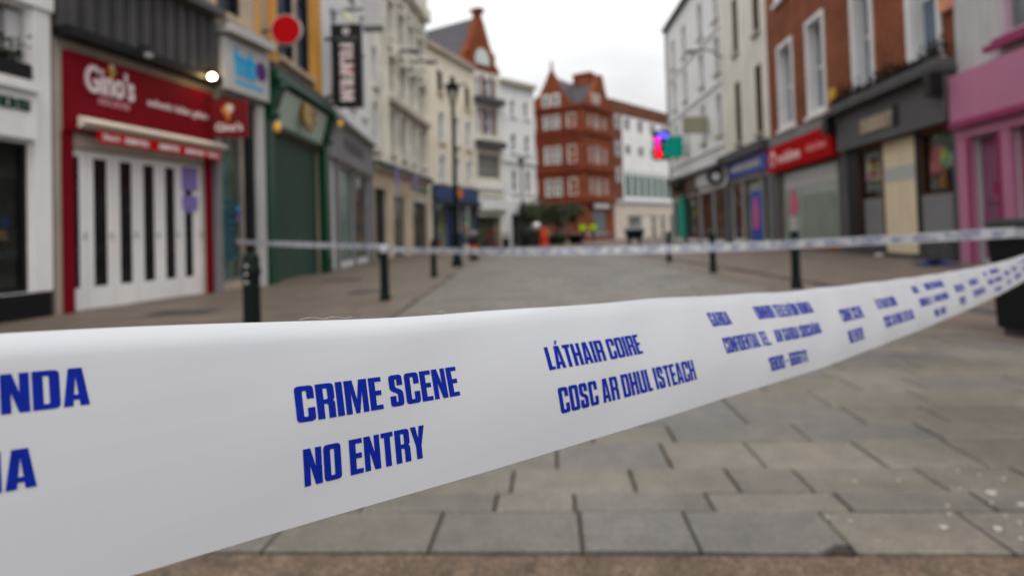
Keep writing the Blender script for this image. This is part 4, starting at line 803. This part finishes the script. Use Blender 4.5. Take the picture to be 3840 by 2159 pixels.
sw = shopwin(t, 7.1, 8.0, .3, 3.3, .24, GLS, CHAR, back=INTB)
# --- brick house
t, ln = building('brick_house', 'red brown brick Georgian house with white sash windows over red and grey shopfronts', R2a, R1a)
win = [(a, b, c, e, .45) for a, b in ((1.45, 3.35), (4.85, 6.65), (8.85, 10.35), (12.3, 13.95)) for c, e in ((4.95, 8.5), (10.3, 13.0))]
hs = [(1.2, 7.4, .2, 3.15, .4), (9.0, 10.5, .3, 3.2, .4), (12.75, 14.15, 1.65, 3.2, .4)]
wall(t, BRK, 0.004, ln, 0, 15.5, win+hs, 9)
for h in win: window(t, *h[:4], W_, .16, proj=.06, d=.4, bars=(1, 1), sill=W_, glass=WGB)
bx('rendered_band', MGREY, t, .05, 7.7, -.1, -.004, 4.32, 4.75)
bx('red_fascia', REDS, t, .5, 7.7, -.3, -.004, 3.25, 4.30)
lettering('vodafone', 1.9, 4.6, 3.52, .42, M('pale_rose_letter', (.75, .50, .48), .5), t, -.302, .03, False)
lettering('Grafton Street', 5.3, 7.2, 3.62, .26, M('rose_letter', (.70, .22, .20), .5), t, -.302, .02, False)
MB().disc((1.25, 3.78), .34, -.33, -.302).build('round_logo', MATS['pale_rose_letter'], t); MB().disc((1.3, 3.76), .17, -.345, -.332).build('logo_drop', REDS, t)
for a in (.06, 7.42): bx('pilaster', DGREY, t, a, a+(1.1 if a < 1 else .3), -.06, -.004, 0, 3.24)
sw = shopwin(t, 1.2, 7.4, .2, 3.15, .4, FROST_REFL, MGREY, back=M('pale_green_display', (.42, .47, .40), .7, .15, .8, streak=.1)); 
bx('display_screen', M('grey_green_screen', (.22, .26, .22), .6, .1, 1), sw, 3.6, 6.8, .05, .062, .28, 2.1); bx('hanging_panel', LGREY, sw, 1.6, 7.2, .05, .062, 2.45, 2.8)
fg = MB().prism([(2.1, 1.4), (2.9, 1.4), (3.0, 1.9), (2.7, 2.4), (2.3, 2.3)], .04, .055).build('display_figure', GAR[4], sw); bx('display_plinth', LGREY, sw, 2.0, 3.0, .045, .06, .28, 1.3)
# dark grey shop
bx('grey_fascia', DGREY, t, 8.15, ln-.02, -.32, -.004, 3.3, 4.45)
lettering('DUBRAY', 10.05, 12.0, 3.6, .42, M('bronze_letter', (.42, .34, .25), .5), t, -.325, .04)
MB().prism(fillet([(12.02, 3.55), (12.28, 3.55, .1), (12.28, 4.12, .1), (12.02, 4.12)]), -.36, -.325).build('book_emblem', BLK, t)
bx('shop_cornice', CHAR, t, 7.9, ln+.05, -.6, -.004, 4.47, 4.62); bx('shop_cornice', DGREY, t, 8.0, ln, -.45, -.004, 4.63, 4.8)
m = MB()
for a, b in ((7.76, 8.12), (14.2, ln-.02)): bx('pilaster', DGREY, t, a, b, -.05, -.004, 0, 3.29)
for a, b in ((7.72, 8.14), (14.18, ln+.03)): bx('corbel', BLK, t, a, b, -.62, -.33, 3.9, 4.46)
bx('stall_riser', CHAR, t, 8.13, 10.6, -.12, -.004, 0, .29); 
sw = shopwin(t, 9.0, 10.5, .3, 3.2, .4, GLS, BLK, fw=.12, back=INTB); goods(sw, 9.2, 10.3, .1, .16, 2.2, 2.9, 6, [GAR[4], GAR[0], GAR[5], GAR[1], GAR[2]], .2, .5)
bx('grey_board', MGREY, sw, 9.15, 10.35, .045, .062, .43, 1.7)
bx('cream_panel', CREAMP, t, 10.72, 12.45, -.05, -.004, .12, 3.25); bx('grey_stripe', LGREY, t, 10.72, 12.45, -.058, -.052, 2.1, 2.5); bx('panel_plinth', CHAR, t, 10.62, 12.6, -.25, -.004, 0, .115)
bx('dark_jamb', BLK, t, 12.47, 12.74, -.04, -.004, .12, 3.28); bx('dark_jamb', BLK, t, 8.14, 8.98, -.04, -.004, .3, 3.28)
sw = shopwin(t, 12.75, 14.15, 1.65, 3.2, .4, GLS, BLK, back=INT); goods(sw, 12.85, 13.5, .1, .16, 2.15, 2.35, 3, [GAR[4], GAR[0]], .45, .6); goods(sw, 13.35, 14.0, .1, .16, 2.3, 2.8, 5, [GAR[1], GAR[2], GAR[5]], .2, .4); goods(sw, 12.85, 13.95, .1, .16, 1.75, 2.0, 8, [GAR[6], GAR[3], GAR[6], GAR[7]], .2, .35)
bx('grey_board', MGREY, t, 12.78, 14.12, -.06, -.004, .5, 1.63); bx('stall_riser', CHAR, t, 12.6, 14.19, -.1, -.004, 0, .48)
for u, z, mt in ((7.35, 5.3, M('yellow_alarm_box', (.6, .36, .03), .5)), (14.25, 6.15, M('salmon_alarm_box', (.62, .27, .16), .5))): MB().prism(fillet([(u-.2, z-.22, .08), (u+.2, z-.22, .08), (u+.2, z+.22, .08), (u-.2, z+.22, .08)]), -.14, -.004).build('alarm_box', mt, t)
m = MB()
for i in range(1500):
    x = rnd(8.0, ln); z = 4.81+abs(random.gauss(0, .14))*(1.2+.6*math.sin(x*2.3)); y = rnd(-.42, -.1); s = rnd(.04, .1); a = rnd(0, 6.3)
    m.quad((x, y, z), (x+s*math.cos(a), y+s*math.sin(a)*.6, z+s*.5), (x+s*.4, y, z+s*1.4))
m.build('ledge_foliage', M('withered_leaf', (.022, .018, .013), .8, .3, 2, island=.4), t)['kind'] = 'stuff'
# --- pink shop
t, ln = building('pink_shop', 'bright pink shopfront under a pale grey wall at the right edge', R1a, R1b)
wall(t, WG2, 0.004, ln, 0, 14, [(.62, 1.62, .1, 2.82, .3), (2.0, 6.5, .5, 2.9, .9), (1.7, 3.0, 4.75, 7.5, .3), (4.3, 5.6, 4.75, 7.5, .3)], 8)
bx('fascia_board', PINK, t, .1, ln, -.25, -.004, 3.2, 4.3); bx('fascia_bead', PINKD, t, .1, ln, -.3, -.255, 3.08, 3.22); bx('lower_fascia', PINK, t, .1, ln, -.16, -.004, 2.84, 3.075)
for a, b in ((.1, .6), (1.64, 1.98), (6.52, ln)): bx('pilaster', PINK, t, a, b, -.14, -.004, 0, 2.835)
for a, b in ((.55, .615), (1.625, 1.69)): bx('door_architrave', PINKD, t, a, b, -.18, -.145, 0, 2.8)
d_ = bx('shop_door', PINKP, t, .625, 1.615, .1, .16, .1, 2.8)
for z0, z1 in ((.3, 1.15), (1.35, 2.6)): bx('door_panel', PINKP, d_, .78, 1.46, .07, .098, z0, z1)
MB().prism([(1.06, 1.55), (1.2, 1.5), (1.22, 1.75), (1.1, 1.85)], .05, .069).build('knocker', PINKD, d_)
sw = shopwin(t, 2.0, 6.5, .5, 2.9, .9, GLS, PINK, back=INTB, ng=6, mats=[GAR[3], GAR[7], GAR[1]])
for a in (1.7, 4.3): window(t, a, a+1.3, 4.75, 7.5, M('pale_pink_trim', (.50, .36, .42), .6), .1, sill=PINKD, glass=WGP)
bx('pink_ledge', PINKD, t, 1.5, ln, -.3, -.165, 4.5, 4.62)

# ================================================================== STREET FURNITURE
def make_bollard():
    t = thing('bollard', '', 'bollard', group='iron bollards along both sides of the street')
    MB().lathe([(.088, 0), (.088, .06), (.075, .08), (.070, .12), (.064, .70), (.066, .72), (.074, .73), (.074, .78), (.066, .79), (.064, .85), (.058, .885), (.03, .90)], 0, 0, 20).build('post', BOLG, t, True)
    MB().lathe([(.0665, .60), (.0685, .605), (.0685, .625), (.0665, .63)], 0, 0, 20).build('ring', BOLG, t)
    return t
b0 = make_bollard()
bl = [((-2.08, 5.42), 'nearest iron bollard, with three pale studs, on the left pavement edge'), ((-2.03, 10.74), 'iron bollard on the left with the far tape tied round its top'), ((-1.89, 16.22), 'third iron bollard on the left, before the lamp post'),
      ((4.40, 10.67), 'nearest iron bollard on the right, before the red fascia shop'), ((4.36, 14.95), 'middle iron bollard on the right edge of the street'), ((4.62, 20.28), 'farthest iron bollard on the right edge of the street')]
for i, (p, lab) in enumerate(bl):
    o = b0 if i == 0 else copy_tree(b0)
    o.location = (*p, 0); o['label'] = lab
bs = [o for o in C.objects if o.name.startswith('bollard') and o.get('category')][0]
for i, z in enumerate((.80, .735, .67)):
    m = MB().ball((-.012, -.0665-.004*(i == 1), z), .013, 8); m.build('stud', M('pale_stud', (.45, .42, .36), .5), bs, True)

def lamp_post(x, y, lab, h=5.9):
    t = thing('lamp_post', lab, 'lamp post', (x, y, 0), 0, 'traditional lamp posts')
    MB().lathe([(.17, 0), (.17, .12), (.13, .2), (.12, .9), (.14, .95), (.10, 1.05), (.075, 1.5), (.055, h-1.15), (.07, h-1.1), (.045, h-.95)], 0, 0, 14).build('post', BOLG, t, True)
    MB().tube((-.28, 0, h-.22), (.45, 0, h-.22), .028).tube((-.0, -.1, h-.22), (0, .1, h-.22), .02).build('crossbar', BOLG, t)
    m = MB()
    for a in range(6):
        c, s = math.cos(a*math.pi/3), math.sin(a*math.pi/3); m.tube((.05*c, .05*s, h-.95), (.19*c, .19*s, h-.38), .014)
    m.lathe([(.2, h-.40), (.21, h-.36), (.2, h-.35)], 0, 0, 12); m.build('lantern_frame', BOLG, t)
    MB().lathe([(.04, h-.94), (.17, h-.40)], 0, 0, 6).build('lantern_glass', M('lantern_glass', (.42, .40, .33), .2, .1, 3), t)
    MB().lathe([(.23, h-.35), (.2, h-.26), (.1, h-.15), (.07, h-.08), (.09, h-.04), (.02, h+.06)], 0, 0, 12).build('lantern_cap', BOLG, t, True)
lamp_post(-1.75, 21.28, 'tall dark traditional lamp post on the left side of the street')
lamp_post(.72, 46.5, 'distant traditional lamp post before the white building', 6.2)

def litter_bin(x, y, w, h, lab, col=BLK, band=None):
    t = thing('litter_bin', lab, 'litter bin', (x, y, 0), 0, 'litter bins in the street')
    MB().lathe([(w*.46, 0), (w*.46, .06), (w*.42, .08), (w*.5, h*.72), (w*.5, h*.74)], 0, 0, 18).build('body', col, t, True)
    m = MB()
    for a in range(4):
        c, s = math.cos(a*math.pi/2+.78)*w*.44, math.sin(a*math.pi/2+.78)*w*.44; m.tube((c, s, h*.73), (c, s, h*.9), .02)
    m.build('hood_posts', col, t); MB().lathe([(w*.52, h*.89), (w*.52, h*.93), (w*.3, h*.99), (.02, h)], 0, 0, 18).build('hood', MGREY if band else col, t, True)
    if band: MB().lathe([(w*.455, h*.2), (w*.492, h*.5)], 0, 0, 18).build('label_band', band, t, True)
litter_bin(-1.5, 26.0, .40, 1.1, 'round black litter bin with orange label on the left pavement', BLK, ORAN)
litter_bin(-.4, 39.0, .46, .95, 'round black litter bin before the white pillar of the distant shops', BLK)
# big bin at the right edge with the tapes tied on
t = thing('tape_bin', 'tall square black litter bin at the right edge with the far tape tied to it', 'litter bin', (4.43, 5.72, 0), math.radians(6), 'litter bins in the street')
m = MB(); m.hexa([(-.25, -.22, .06), (.25, -.22, .06), (.25, .22, .06), (-.25, .22, .06)], [(-.28, -.25, .82), (.28, -.25, .82), (.28, .25, .82), (-.28, .25, .82)]); m.build('body', BLK, t)
bx('base', CHAR, t, -.22, .22, -.19, .19, 0, .058)
m = MB(); m.box(-.28, -.2, -.25, .25, .823, .935); m.box(.2, .28, -.25, .25, .823, .935); m.box(-.2, .2, .2, .25, .823, .935); m.build('hood_sides', BLK, t)
m = MB(); m.hexa([(-.31, -.28, .938), (.31, -.28, .938), (.31, .28, .938), (-.31, .28, .938)], [(-.24, -.2, .99), (.24, -.2, .99), (.24, .2, .99), (-.24, .2, .99)]); m.build('hood', BOLG, t)
# dark cart in the distance
t = thing('street_cart', 'dark covered street cart standing in the far roadway', 'cart', (7.75, 43.5, 0))
m = MB(); m.hexa([(-.42, -.35, .35), (.42, -.35, .35), (.42, .35, .35), (-.42, .35, .35)], [(-.6, -.45, .95), (.6, -.45, .95), (.6, .45, .95), (-.6, .45, .95)]); m.build('body', BOLG, t)
m = MB(); m.hexa([(-.55, -.4, .955), (.55, -.4, .955), (.55, .4, .955), (-.55, .4, .955)], [(-.38, -.25, 1.2), (.38, -.25, 1.2), (.38, .25, 1.2), (-.38, .25, 1.2)]); m.build('cover', MGREY, t)
for x in (-.34, .34):
    m = MB().box(x-.05, x+.05, -.28, -.18, 0, .345); m.build('leg', BLK, t)
    m = MB().box(x-.05, x+.05, .18, .28, 0, .345); m.build('leg', BLK, t)
# planters with olive trees
def leaf_cloud(m, c, r, n, sz=1.0):
    for i in range(n):
        a, b = rnd(0, 6.283), rnd(-1, 1); q = r*(rnd(.15, 1)**.5)*(1+.25*math.sin(3*a+c[0]*5)+.2*math.sin(5*b+a*2)); s = math.sqrt(1-b*b)
        x, y, z = c[0]+q*s*math.cos(a), c[1]+q*s*math.sin(a), c[2]+q*b*.8; d = rnd(.06, .12)*sz; e = rnd(0, 6.3); v = rnd(-.6, .6)
        m.quad((x, y, z), (x+d*math.cos(e), y+d*math.sin(e), z+d*v), (x+d*1.6*math.cos(e+.35), y+d*1.6*math.sin(e+.35), z+d*v*2+.03), (x+d*.7*math.cos(e+.9), y+d*.7*math.sin(e+.9), z+d*v+.05))
def olive(x, y, h, r, lab, pot):
    t = thing('olive_tree', lab, 'tree', (x, y, .0), 0, 'olive trees in planters')
    tr = MB().lathe([(.11, .6), (.09, 1.0), (.07, h-r*1.2), (.05, h-r*.8)], 0, 0, 8)
    for i in range(6):
        a = i*1.05+x; tr.tube((0, 0, h-r*1.25), (r*.6*math.cos(a), r*.6*math.sin(a), h-r*(.3+.4*rnd(0, 1))), .04, .015, 6)
    tr.build('trunk', BARK, t); m = MB()
    for i in range(11):
        a, b = rnd(0, 6.28), rnd(-.75, .95); k = rnd(.3, .7); leaf_cloud(m, (r*k*math.cos(a), r*k*math.sin(a), h-r*.75+r*.65*b), r*rnd(.32, .54), 170)
    m.build('crown', LEAF, t)
    p = thing('planter', 'round planter holding the ' + lab.split(' of the group')[0].split(' in the middle')[0].split(' at the left')[0].split(' right of')[0].replace('low olive tree', 'low olive tree right of the tallest'), 'planter', (x, y, 0), 0, 'planters in the far street')
    MB().lathe([(.42, 0), (.55, .62), (.60, .66), (.60, .74), (.54, .74), (.52, .66)], 0, 0, 14).build('pot', pot, p, True); MB().lathe([(.50, .62), (.50, .645)], 0, 0, 14).build('soil', SOIL, p)
DG = M('dark_green_planter', (.03, .07, .035), .6, .2, 2)
olive(1.62, 49.2, 3.15, 1.2, 'leftmost olive tree of the group before the red brick building', BLK)
olive(2.55, 50.2, 3.3, 1.3, 'tallest olive tree in the middle of the group, above green planter', DG)
olive(3.4, 50.0, 2.9, 1.1, 'low olive tree right of the tallest in the group', DG)
olive(1.25, 48.3, 2.75, .85, 'smallest olive tree at the left end of the group, by the lamp post', BLK)
olive(4.75, 51.5, 2.95, 1.0, 'olive tree standing apart nearest the two people in yellow', BLK)
t = thing('orange_barrel', 'bright orange barrier barrel standing before the olive trees', 'barrel', (2.16, 46.8, 0))
MB().lathe([(.34, 0), (.34, .12), (.30, .15), (.32, .6), (.29, .64), (.30, 1.12), (.2, 1.25), (.05, 1.28)], 0, 0, 16).build('body', ORAN, t, True); MB().lathe([(.322, .35), (.325, .52)], 0, 0, 16).build('band', REDS, t)
t = thing('equipment_case', 'black equipment case with a white ball-shaped bundle before the olive trees', 'case', (1.42, 47.0, 0))
MB().box(-.42, .42, -.3, .3, .08, 1.05).build('body', BLK, t); MB().box(-.44, .44, -.32, .32, 1.055, 1.15).build('lid', CHAR, t); MB().ball((.25, 0, 1.42), .26, 10, .9).build('white_bundle', W_, t, True)
for x in (-.35, .35): MB().tube((x, -.25, .05), (x, .25, .05), .05).build('wheel', CHAR, t)
# mat and cup outside the grey shop
t = thing('blue_bedding', 'crumpled dark blue bedding on the pavement outside the grey shop', 'bedding', (9.3, 15.1, 0), math.radians(80))
m = MB(); nx, ny = 16, 9
vs = [(-.5+i/15*1.0, -.35+j/8*.7, .012+.15*max(0, math.sin(i*.75+j*.4)*.4+.5)*math.sin(math.pi*i/15)*math.sin(math.pi*j/8)+.01) for j in range(ny) for i in range(nx)]
m.add(vs, [(j*nx+i, j*nx+i+1, (j+1)*nx+i+1, (j+1)*nx+i) for j in range(ny-1) for i in range(nx-1)]); m.build('blanket', M('dark_blue_cloth', (.02, .025, .12), .9, .3, 5), t, True)
MB().lathe([(.01, .02), (.1, .05), (.13, .12), (.08, .17), (.01, .18)], -.25, .1, 12).build('pillow', NAVC, t, True)
t = thing('paper_cup', 'small white crushed tub lying by the grey shop wall', 'tub', (9.95, 18.6, 0))
MB().lathe([(.10, 0), (.13, .10), (.14, .11), (.12, .11), (.09, .02)], 0, 0, 12).build('tub', W_, t, True); MB().lathe([(.12, .112), (.06, .13), (.01, .132)], 0, 0, 12).build('tub_lid', LGREY, t)

# ================================================================== PEOPLE
def skin_mesh(name, verts, edges, radii, root, mat, parent):
    me = bpy.data.meshes.new(name); me.from_pydata(verts, edges, []); me.update(); o = link(name, me, parent)
    sk = o.modifiers.new('skin', 'SKIN'); sk.use_smooth_shade = True
    for i, v in enumerate(me.skin_vertices[0].data): r = radii[i]; v.radius = r if isinstance(r, tuple) else (r, r); v.use_root = (i == root)
    sb = o.modifiers.new('sub', 'SUBSURF'); sb.levels = 2; sb.render_levels = 2; me.materials.append(mat); return o
def person(x, y, rz, lab, stride=.1):
    t = thing('person', lab, 'person', (x, y, 0), rz, 'two people in yellow jackets')
    V = [(0,0,.95),(0,0,1.15),(0,0,1.40),(0,0,1.50),(0,-.01,1.60),(0,-.01,1.72), (.1,0,.90),(.11,-.02+stride,.50),(.11,stride*1.2,.09),(.12,stride*1.2-.16,.04), (-.1,0,.90),(-.11,-.02-stride,.50),(-.11,-stride*1.2,.09),(-.12,-stride*1.2-.16,.04),
         (.19,0,1.42),(.25,.02,1.14),(.24,-.10,.90),(.24,-.14,.80), (-.19,0,1.42),(-.25,.02,1.14),(-.24,-.10,.90),(-.24,-.14,.80)]
    Ed = [(0,1),(1,2),(2,3),(3,4),(4,5),(0,6),(6,7),(7,8),(8,9),(0,10),(10,11),(11,12),(12,13),(2,14),(14,15),(15,16),(16,17),(2,18),(18,19),(19,20),(20,21)]
    Rr = [(.15,.11),(.14,.105),(.16,.11),.06,.085,.085, .09,.065,.045,.045, .09,.065,.045,.045, .065,.05,.038,.04, .065,.05,.038,.04]
    b = skin_mesh('body', V, Ed, Rr, 0, NAVC, t)
    hd = MB().ball((0, -.015, 1.655), .10, 12, 1.22); hd.ball((0, -.115, 1.645), .018, 6); hd.ball((.098, -.01, 1.65), .022, 6); hd.ball((-.098, -.01, 1.65), .022, 6); hd.build('head', SKIN, t, True)
    for s in (-1, 1):
        h = MB().ball((s*.24, -.145, .775), .045, 8, 1.2)
        for f in range(4): h.tube((s*.24, -.175+.018*f, .75), (s*.238, -.18+.018*f, .68+.006*abs(f-1.5)), .009, .007, 6)
        h.tube((s*.225, -.175, .79), (s*.205, -.195, .735), .011, .008, 6); h.build('hand', SKIN, t, True)
    Vj = [V[i] for i in (0,1,2,14,15,16,18,19,20)]; Vj[0] = (0,0,.90)
    Ej = [(0,1),(1,2),(2,3),(3,4),(4,5),(2,6),(6,7),(7,8)]; Rj = [(.185,.145),(.175,.135),(.185,.135),.088,.072,.06,.088,.072,.06]
    skin_mesh('jacket', Vj, Ej, Rj, 0, HIVIS, t)
    MB().lathe([(.108, 1.695), (.112, 1.73), (.125, 1.775), (.10, 1.79), (.01, 1.80)], 0, -.01, 14).box(-.075, .075, -.18, -.08, 1.69, 1.705).build('cap', NAVC, t, True)
person(6.0, 58.0, math.radians(15), 'person in yellow jacket and dark cap, nearer the olive trees', .06)
person(6.95, 58.6, math.radians(-20), 'person in yellow jacket and dark cap, nearer the dark shop door', .05)

# ================================================================== TAPES
TAPE = bpy.data.materials.new('white_polythene'); TAPE.use_nodes = True
def tape_nodes(m):
    t = m.node_tree; b = t.nodes['Principled BSDF']; l = t.links.new
    b.inputs['Base Color'].default_value = (.53, .545, .575, 1); b.inputs['Roughness'].default_value = .26; b.inputs['Specular IOR Level'].default_value = .45
    o = t.nodes['Material Output']; tl = t.nodes.new('ShaderNodeBsdfTranslucent'); tl.inputs['Color'].default_value = (.62, .64, .67, 1)
    mix = t.nodes.new('ShaderNodeMixShader'); mix.inputs[0].default_value = .2; l(b.outputs[0], mix.inputs[1]); l(tl.outputs[0], mix.inputs[2]); l(mix.outputs[0], o.inputs[0])
    tc = t.nodes.new('ShaderNodeTexCoord'); mp = t.nodes.new('ShaderNodeMapping'); mp.inputs['Scale'].default_value = (3, 3, 120); mp.inputs['Rotation'].default_value = (0, 0, 0)
    n = t.nodes.new('ShaderNodeTexNoise'); n.inputs['Scale'].default_value = 1.0; n.inputs['Detail'].default_value = 4; l(tc.outputs['Object'], mp.inputs['Vector']); l(mp.outputs[0], n.inputs['Vector'])
    bp = t.nodes.new('ShaderNodeBump'); bp.inputs['Strength'].default_value = .10; bp.inputs['Distance'].default_value = .0015; l(n.outputs['Fac'], bp.inputs['Height']); l(bp.outputs[0], b.inputs['Normal'])
tape_nodes(TAPE)
INK = M('blue_ink', (.0025, .015, .245), .55, .12, 260, spec=.08)
LINES = [('CRIME SCENE', .101, .196, .322, .50), ('NO ENTRY', .1025, .169, .633, .818), ('LÁTHAIR COIRE', .272, .384, .277, .44), ('COSC AR DHUL ISTEACH', .2755, .4515, .571, .754),
         ('GARDA', .510, .550, .165, .305), ('UIMHIR TEILEAFÓIN RÚNDA', .6125, .769, .146, .293), ('CONFIDENTIAL TEL.', .516, .617, .424, .582), ('AN GARDA SÍOCHÁNA', .631, .766, .425, .57), ('1800 - 666111', .598, .7015, .713, .868)]
PERIOD = .748
def interp(x, xs, ys):
    if x <= xs[0]: return ys[0]
    for i in range(len(xs)-1):
        if x <= xs[i+1]:
            k = (x-xs[i])/(xs[i+1]-xs[i]); k = k*k*(3-2*k) if False else k; return ys[i]+(ys[i+1]-ys[i])*k
    return ys[-1]
TD = Vector((.6682, .7440, 0)); TN = Vector((-.7440, .6682, 0))
def smooth(fn, s, w=.09): return (fn(s-w)+2*fn(s-w*.5)+2*fn(s)+2*fn(s+w*.5)+fn(s+w))/8
def t_bot(s):
    e = smooth(lambda q: interp(q, [-1, 0, .25, .4, .6, 1, 2.7, 6], [-.0005, -.0005, -.0013, 0, .002, .004, .012, .012]), s)
    return e+(.8908-.0722*s if s < .7 else .8908-.0722*.7-.0494*(s-.7)+.0095*min(s-.7, 2.6)**2)
def t_w(s): return smooth(lambda q: interp(q, [0, .1, .25, .37, .6, 1, 2.7], [.0828, .0818, .0812, .083, .083, .0815, .075]), s)
def t_k(s): return smooth(lambda q: interp(q, [-.3, 0, .1, .26, .45, 1.2, 2.5, 6], [.15, .25, .38, .7, 1, 1, .7, .7]), s)
def front_tape(s, t):
    w = t_w(s); v = 1-t; off = t_k(s)*w*(.10*v+.62*max(v, 0)**2.3/2.3)
    # top edge rolls back a little
    r = max(0, .10-t)/.10; off += .0055*r*r
    off += .0007*math.sin(s*23+t*2.1)*math.sin(s*9.3+1+t*3) + .00035*math.sin(s*61+t*7)*(1-t)
    p = Vector((-.1568, .2083, 0))+TD*s+TN*off; p.z = t_bot(s)+w*v + .0004*math.sin(s*31)*v*v; return p
def make_tape(name, label, fn, s0, s1, ns, nt, lines_from, lines_to, shift=0.0, eps=.00025, group='strips of printed police tape', flip=1):
    t = thing(name, label, 'tape', tuple(fn(s0, 1)), 0, group); o0 = Vector(t.location); m = MB()
    S_ = [s0+(s1-s0)*i/ns for i in range(ns+1)]; T_ = [0, .012, .03, .05, .075, .1, .14] + [.14+.86*(j+1)/(nt-6) for j in range(nt-6)]
    m.add([fn(s, q)-o0 for s in S_ for q in T_], [(i*(nt+1)+j, (i+1)*(nt+1)+j, (i+1)*(nt+1)+j+1, i*(nt+1)+j+1) for i in range(ns) for j in range(nt)])
    m.build('ribbon', TAPE, t, True)
    k = -3
    while k < 40:
        for text, a, b, ta, tb in LINES:
            A, Bb = a+k*PERIOD+shift, b+k*PERIOD+shift
            if k == -1 and name == 'police_tape': q = {'U': .0045, 'A': -.0085}.get(text[0], 0); A += q; Bb += q
            if Bb < lines_from or A > lines_to: continue
            vs, fs, w = glyph_line(text); mm = MB(); P_ = []
            if A < s0+.01 or Bb > s1-.01: continue
            for x, y in vs:
                s, q = A+(Bb-A)*x/w, tb+(ta-tb)*y; p = fn(s, q); e1 = fn(s+.002, q)-p; e2 = fn(s, q+.01)-p; nn = e2.cross(e1).normalized()*flip; P_.append(p-o0+nn*eps)
            mm.add(P_, fs); mm.build('printed_text', INK, t)
        k += 1
    return t
def subdivided(fn): return fn
make_tape('police_tape', 'wide white police tape with blue lettering stretched close across the foreground', front_tape, -.9, 5.0, 620, 30, -.75, 4.6, flip=1)
def line_tape(P, Q, sag, w, roll_=0.0):
    P = Vector(P); Q = Vector(Q); ln = (Q-P).length; d = (Q-P)/ln; side = Vector((d.y, -d.x, 0)).normalized()
    def fn(s, t):
        k = s/ln; p = P+d*s; p.z -= sag*4*k*(1-k); a = roll_*math.sin(k*9)
        return p + (Vector((0, 0, 1))*math.cos(a)+side*math.sin(a))*w*(.5-t)
    return fn, ln
fn, ln = line_tape((-5.62, 13.9, .985), (-2.06, 10.66, .845), .015, .085, .25)
make_tape('far_tape', 'short police tape running from the grey phone shop to an iron bollard', fn, 0, ln, 40, 10, 0, ln, eps=.002)
fn, ln = line_tape((-2.0, 10.66, .80), (4.14, 5.62, .878), .085, .085, .3)
make_tape('far_tape', 'long sagging police tape strung across the street from bollard to black bin', fn, 0, ln, 80, 10, 0, ln, shift=.2, eps=.002)
t = thing('tape_knot', 'white tape knotted round the top of the iron bollard', 'tape', (-2.03, 10.74, .80), 0, 'strips of printed police tape')
MB().lathe([(.077, -.06), (.085, -.03), (.080, .0), (.086, .03), (.077, .07)], 0, 0, 16).build('wrap', TAPE, t, True)
t = thing('tape_band', 'white tape band wrapped round the hood of the square black bin', 'tape', (4.43, 5.72, .0), math.radians(6), 'strips of printed police tape')
m = MB()
for a, b, c, e in ((-.295, .295, -.268, -.262), (-.295, .295, .262, .268), (-.3, -.294, -.268, .268), (.294, .3, -.268, .268)): m.box(a, b, c, e, .835, .915)
m.build('wrap', TAPE, t)
fn, ln = line_tape((5.3, 61.0, .75), (9.6, 66.5, .7), .1, .11, .2)
make_tape('far_tape', 'distant police tape low across the street behind the two people', fn, 0, ln, 20, 10, 0, ln, eps=.003)
# loose fibre on the top edge
t = thing('loose_thread', 'fine pale thread clinging to the top edge of the near tape', 'thread', tuple(front_tape(.12, 0)))
o0 = Vector(t.location); m = MB()
pts = [front_tape(.112+i*.0022, 0)-o0+Vector((0, 0, .0006+.0009*abs(math.sin(i*.55)))) for i in range(14)]
for i in range(13): m.tube(pts[i], pts[i+1], .00007, n=4)
m.build('strand', W_, t)
t = thing('loose_thread', 'curled pale thread standing up from the middle of the near tape', 'thread', tuple(front_tape(.203, 0)))
m = MB(); pts = [Vector((-.0035*k, -.0025*k, .0028*k+.0012*math.sin(k*5))) for k in [i/10*1.0 for i in range(11)]]
for i in range(10): m.tube(pts[i], pts[i+1], .00007, n=4)
m.build('strand', W_, t)
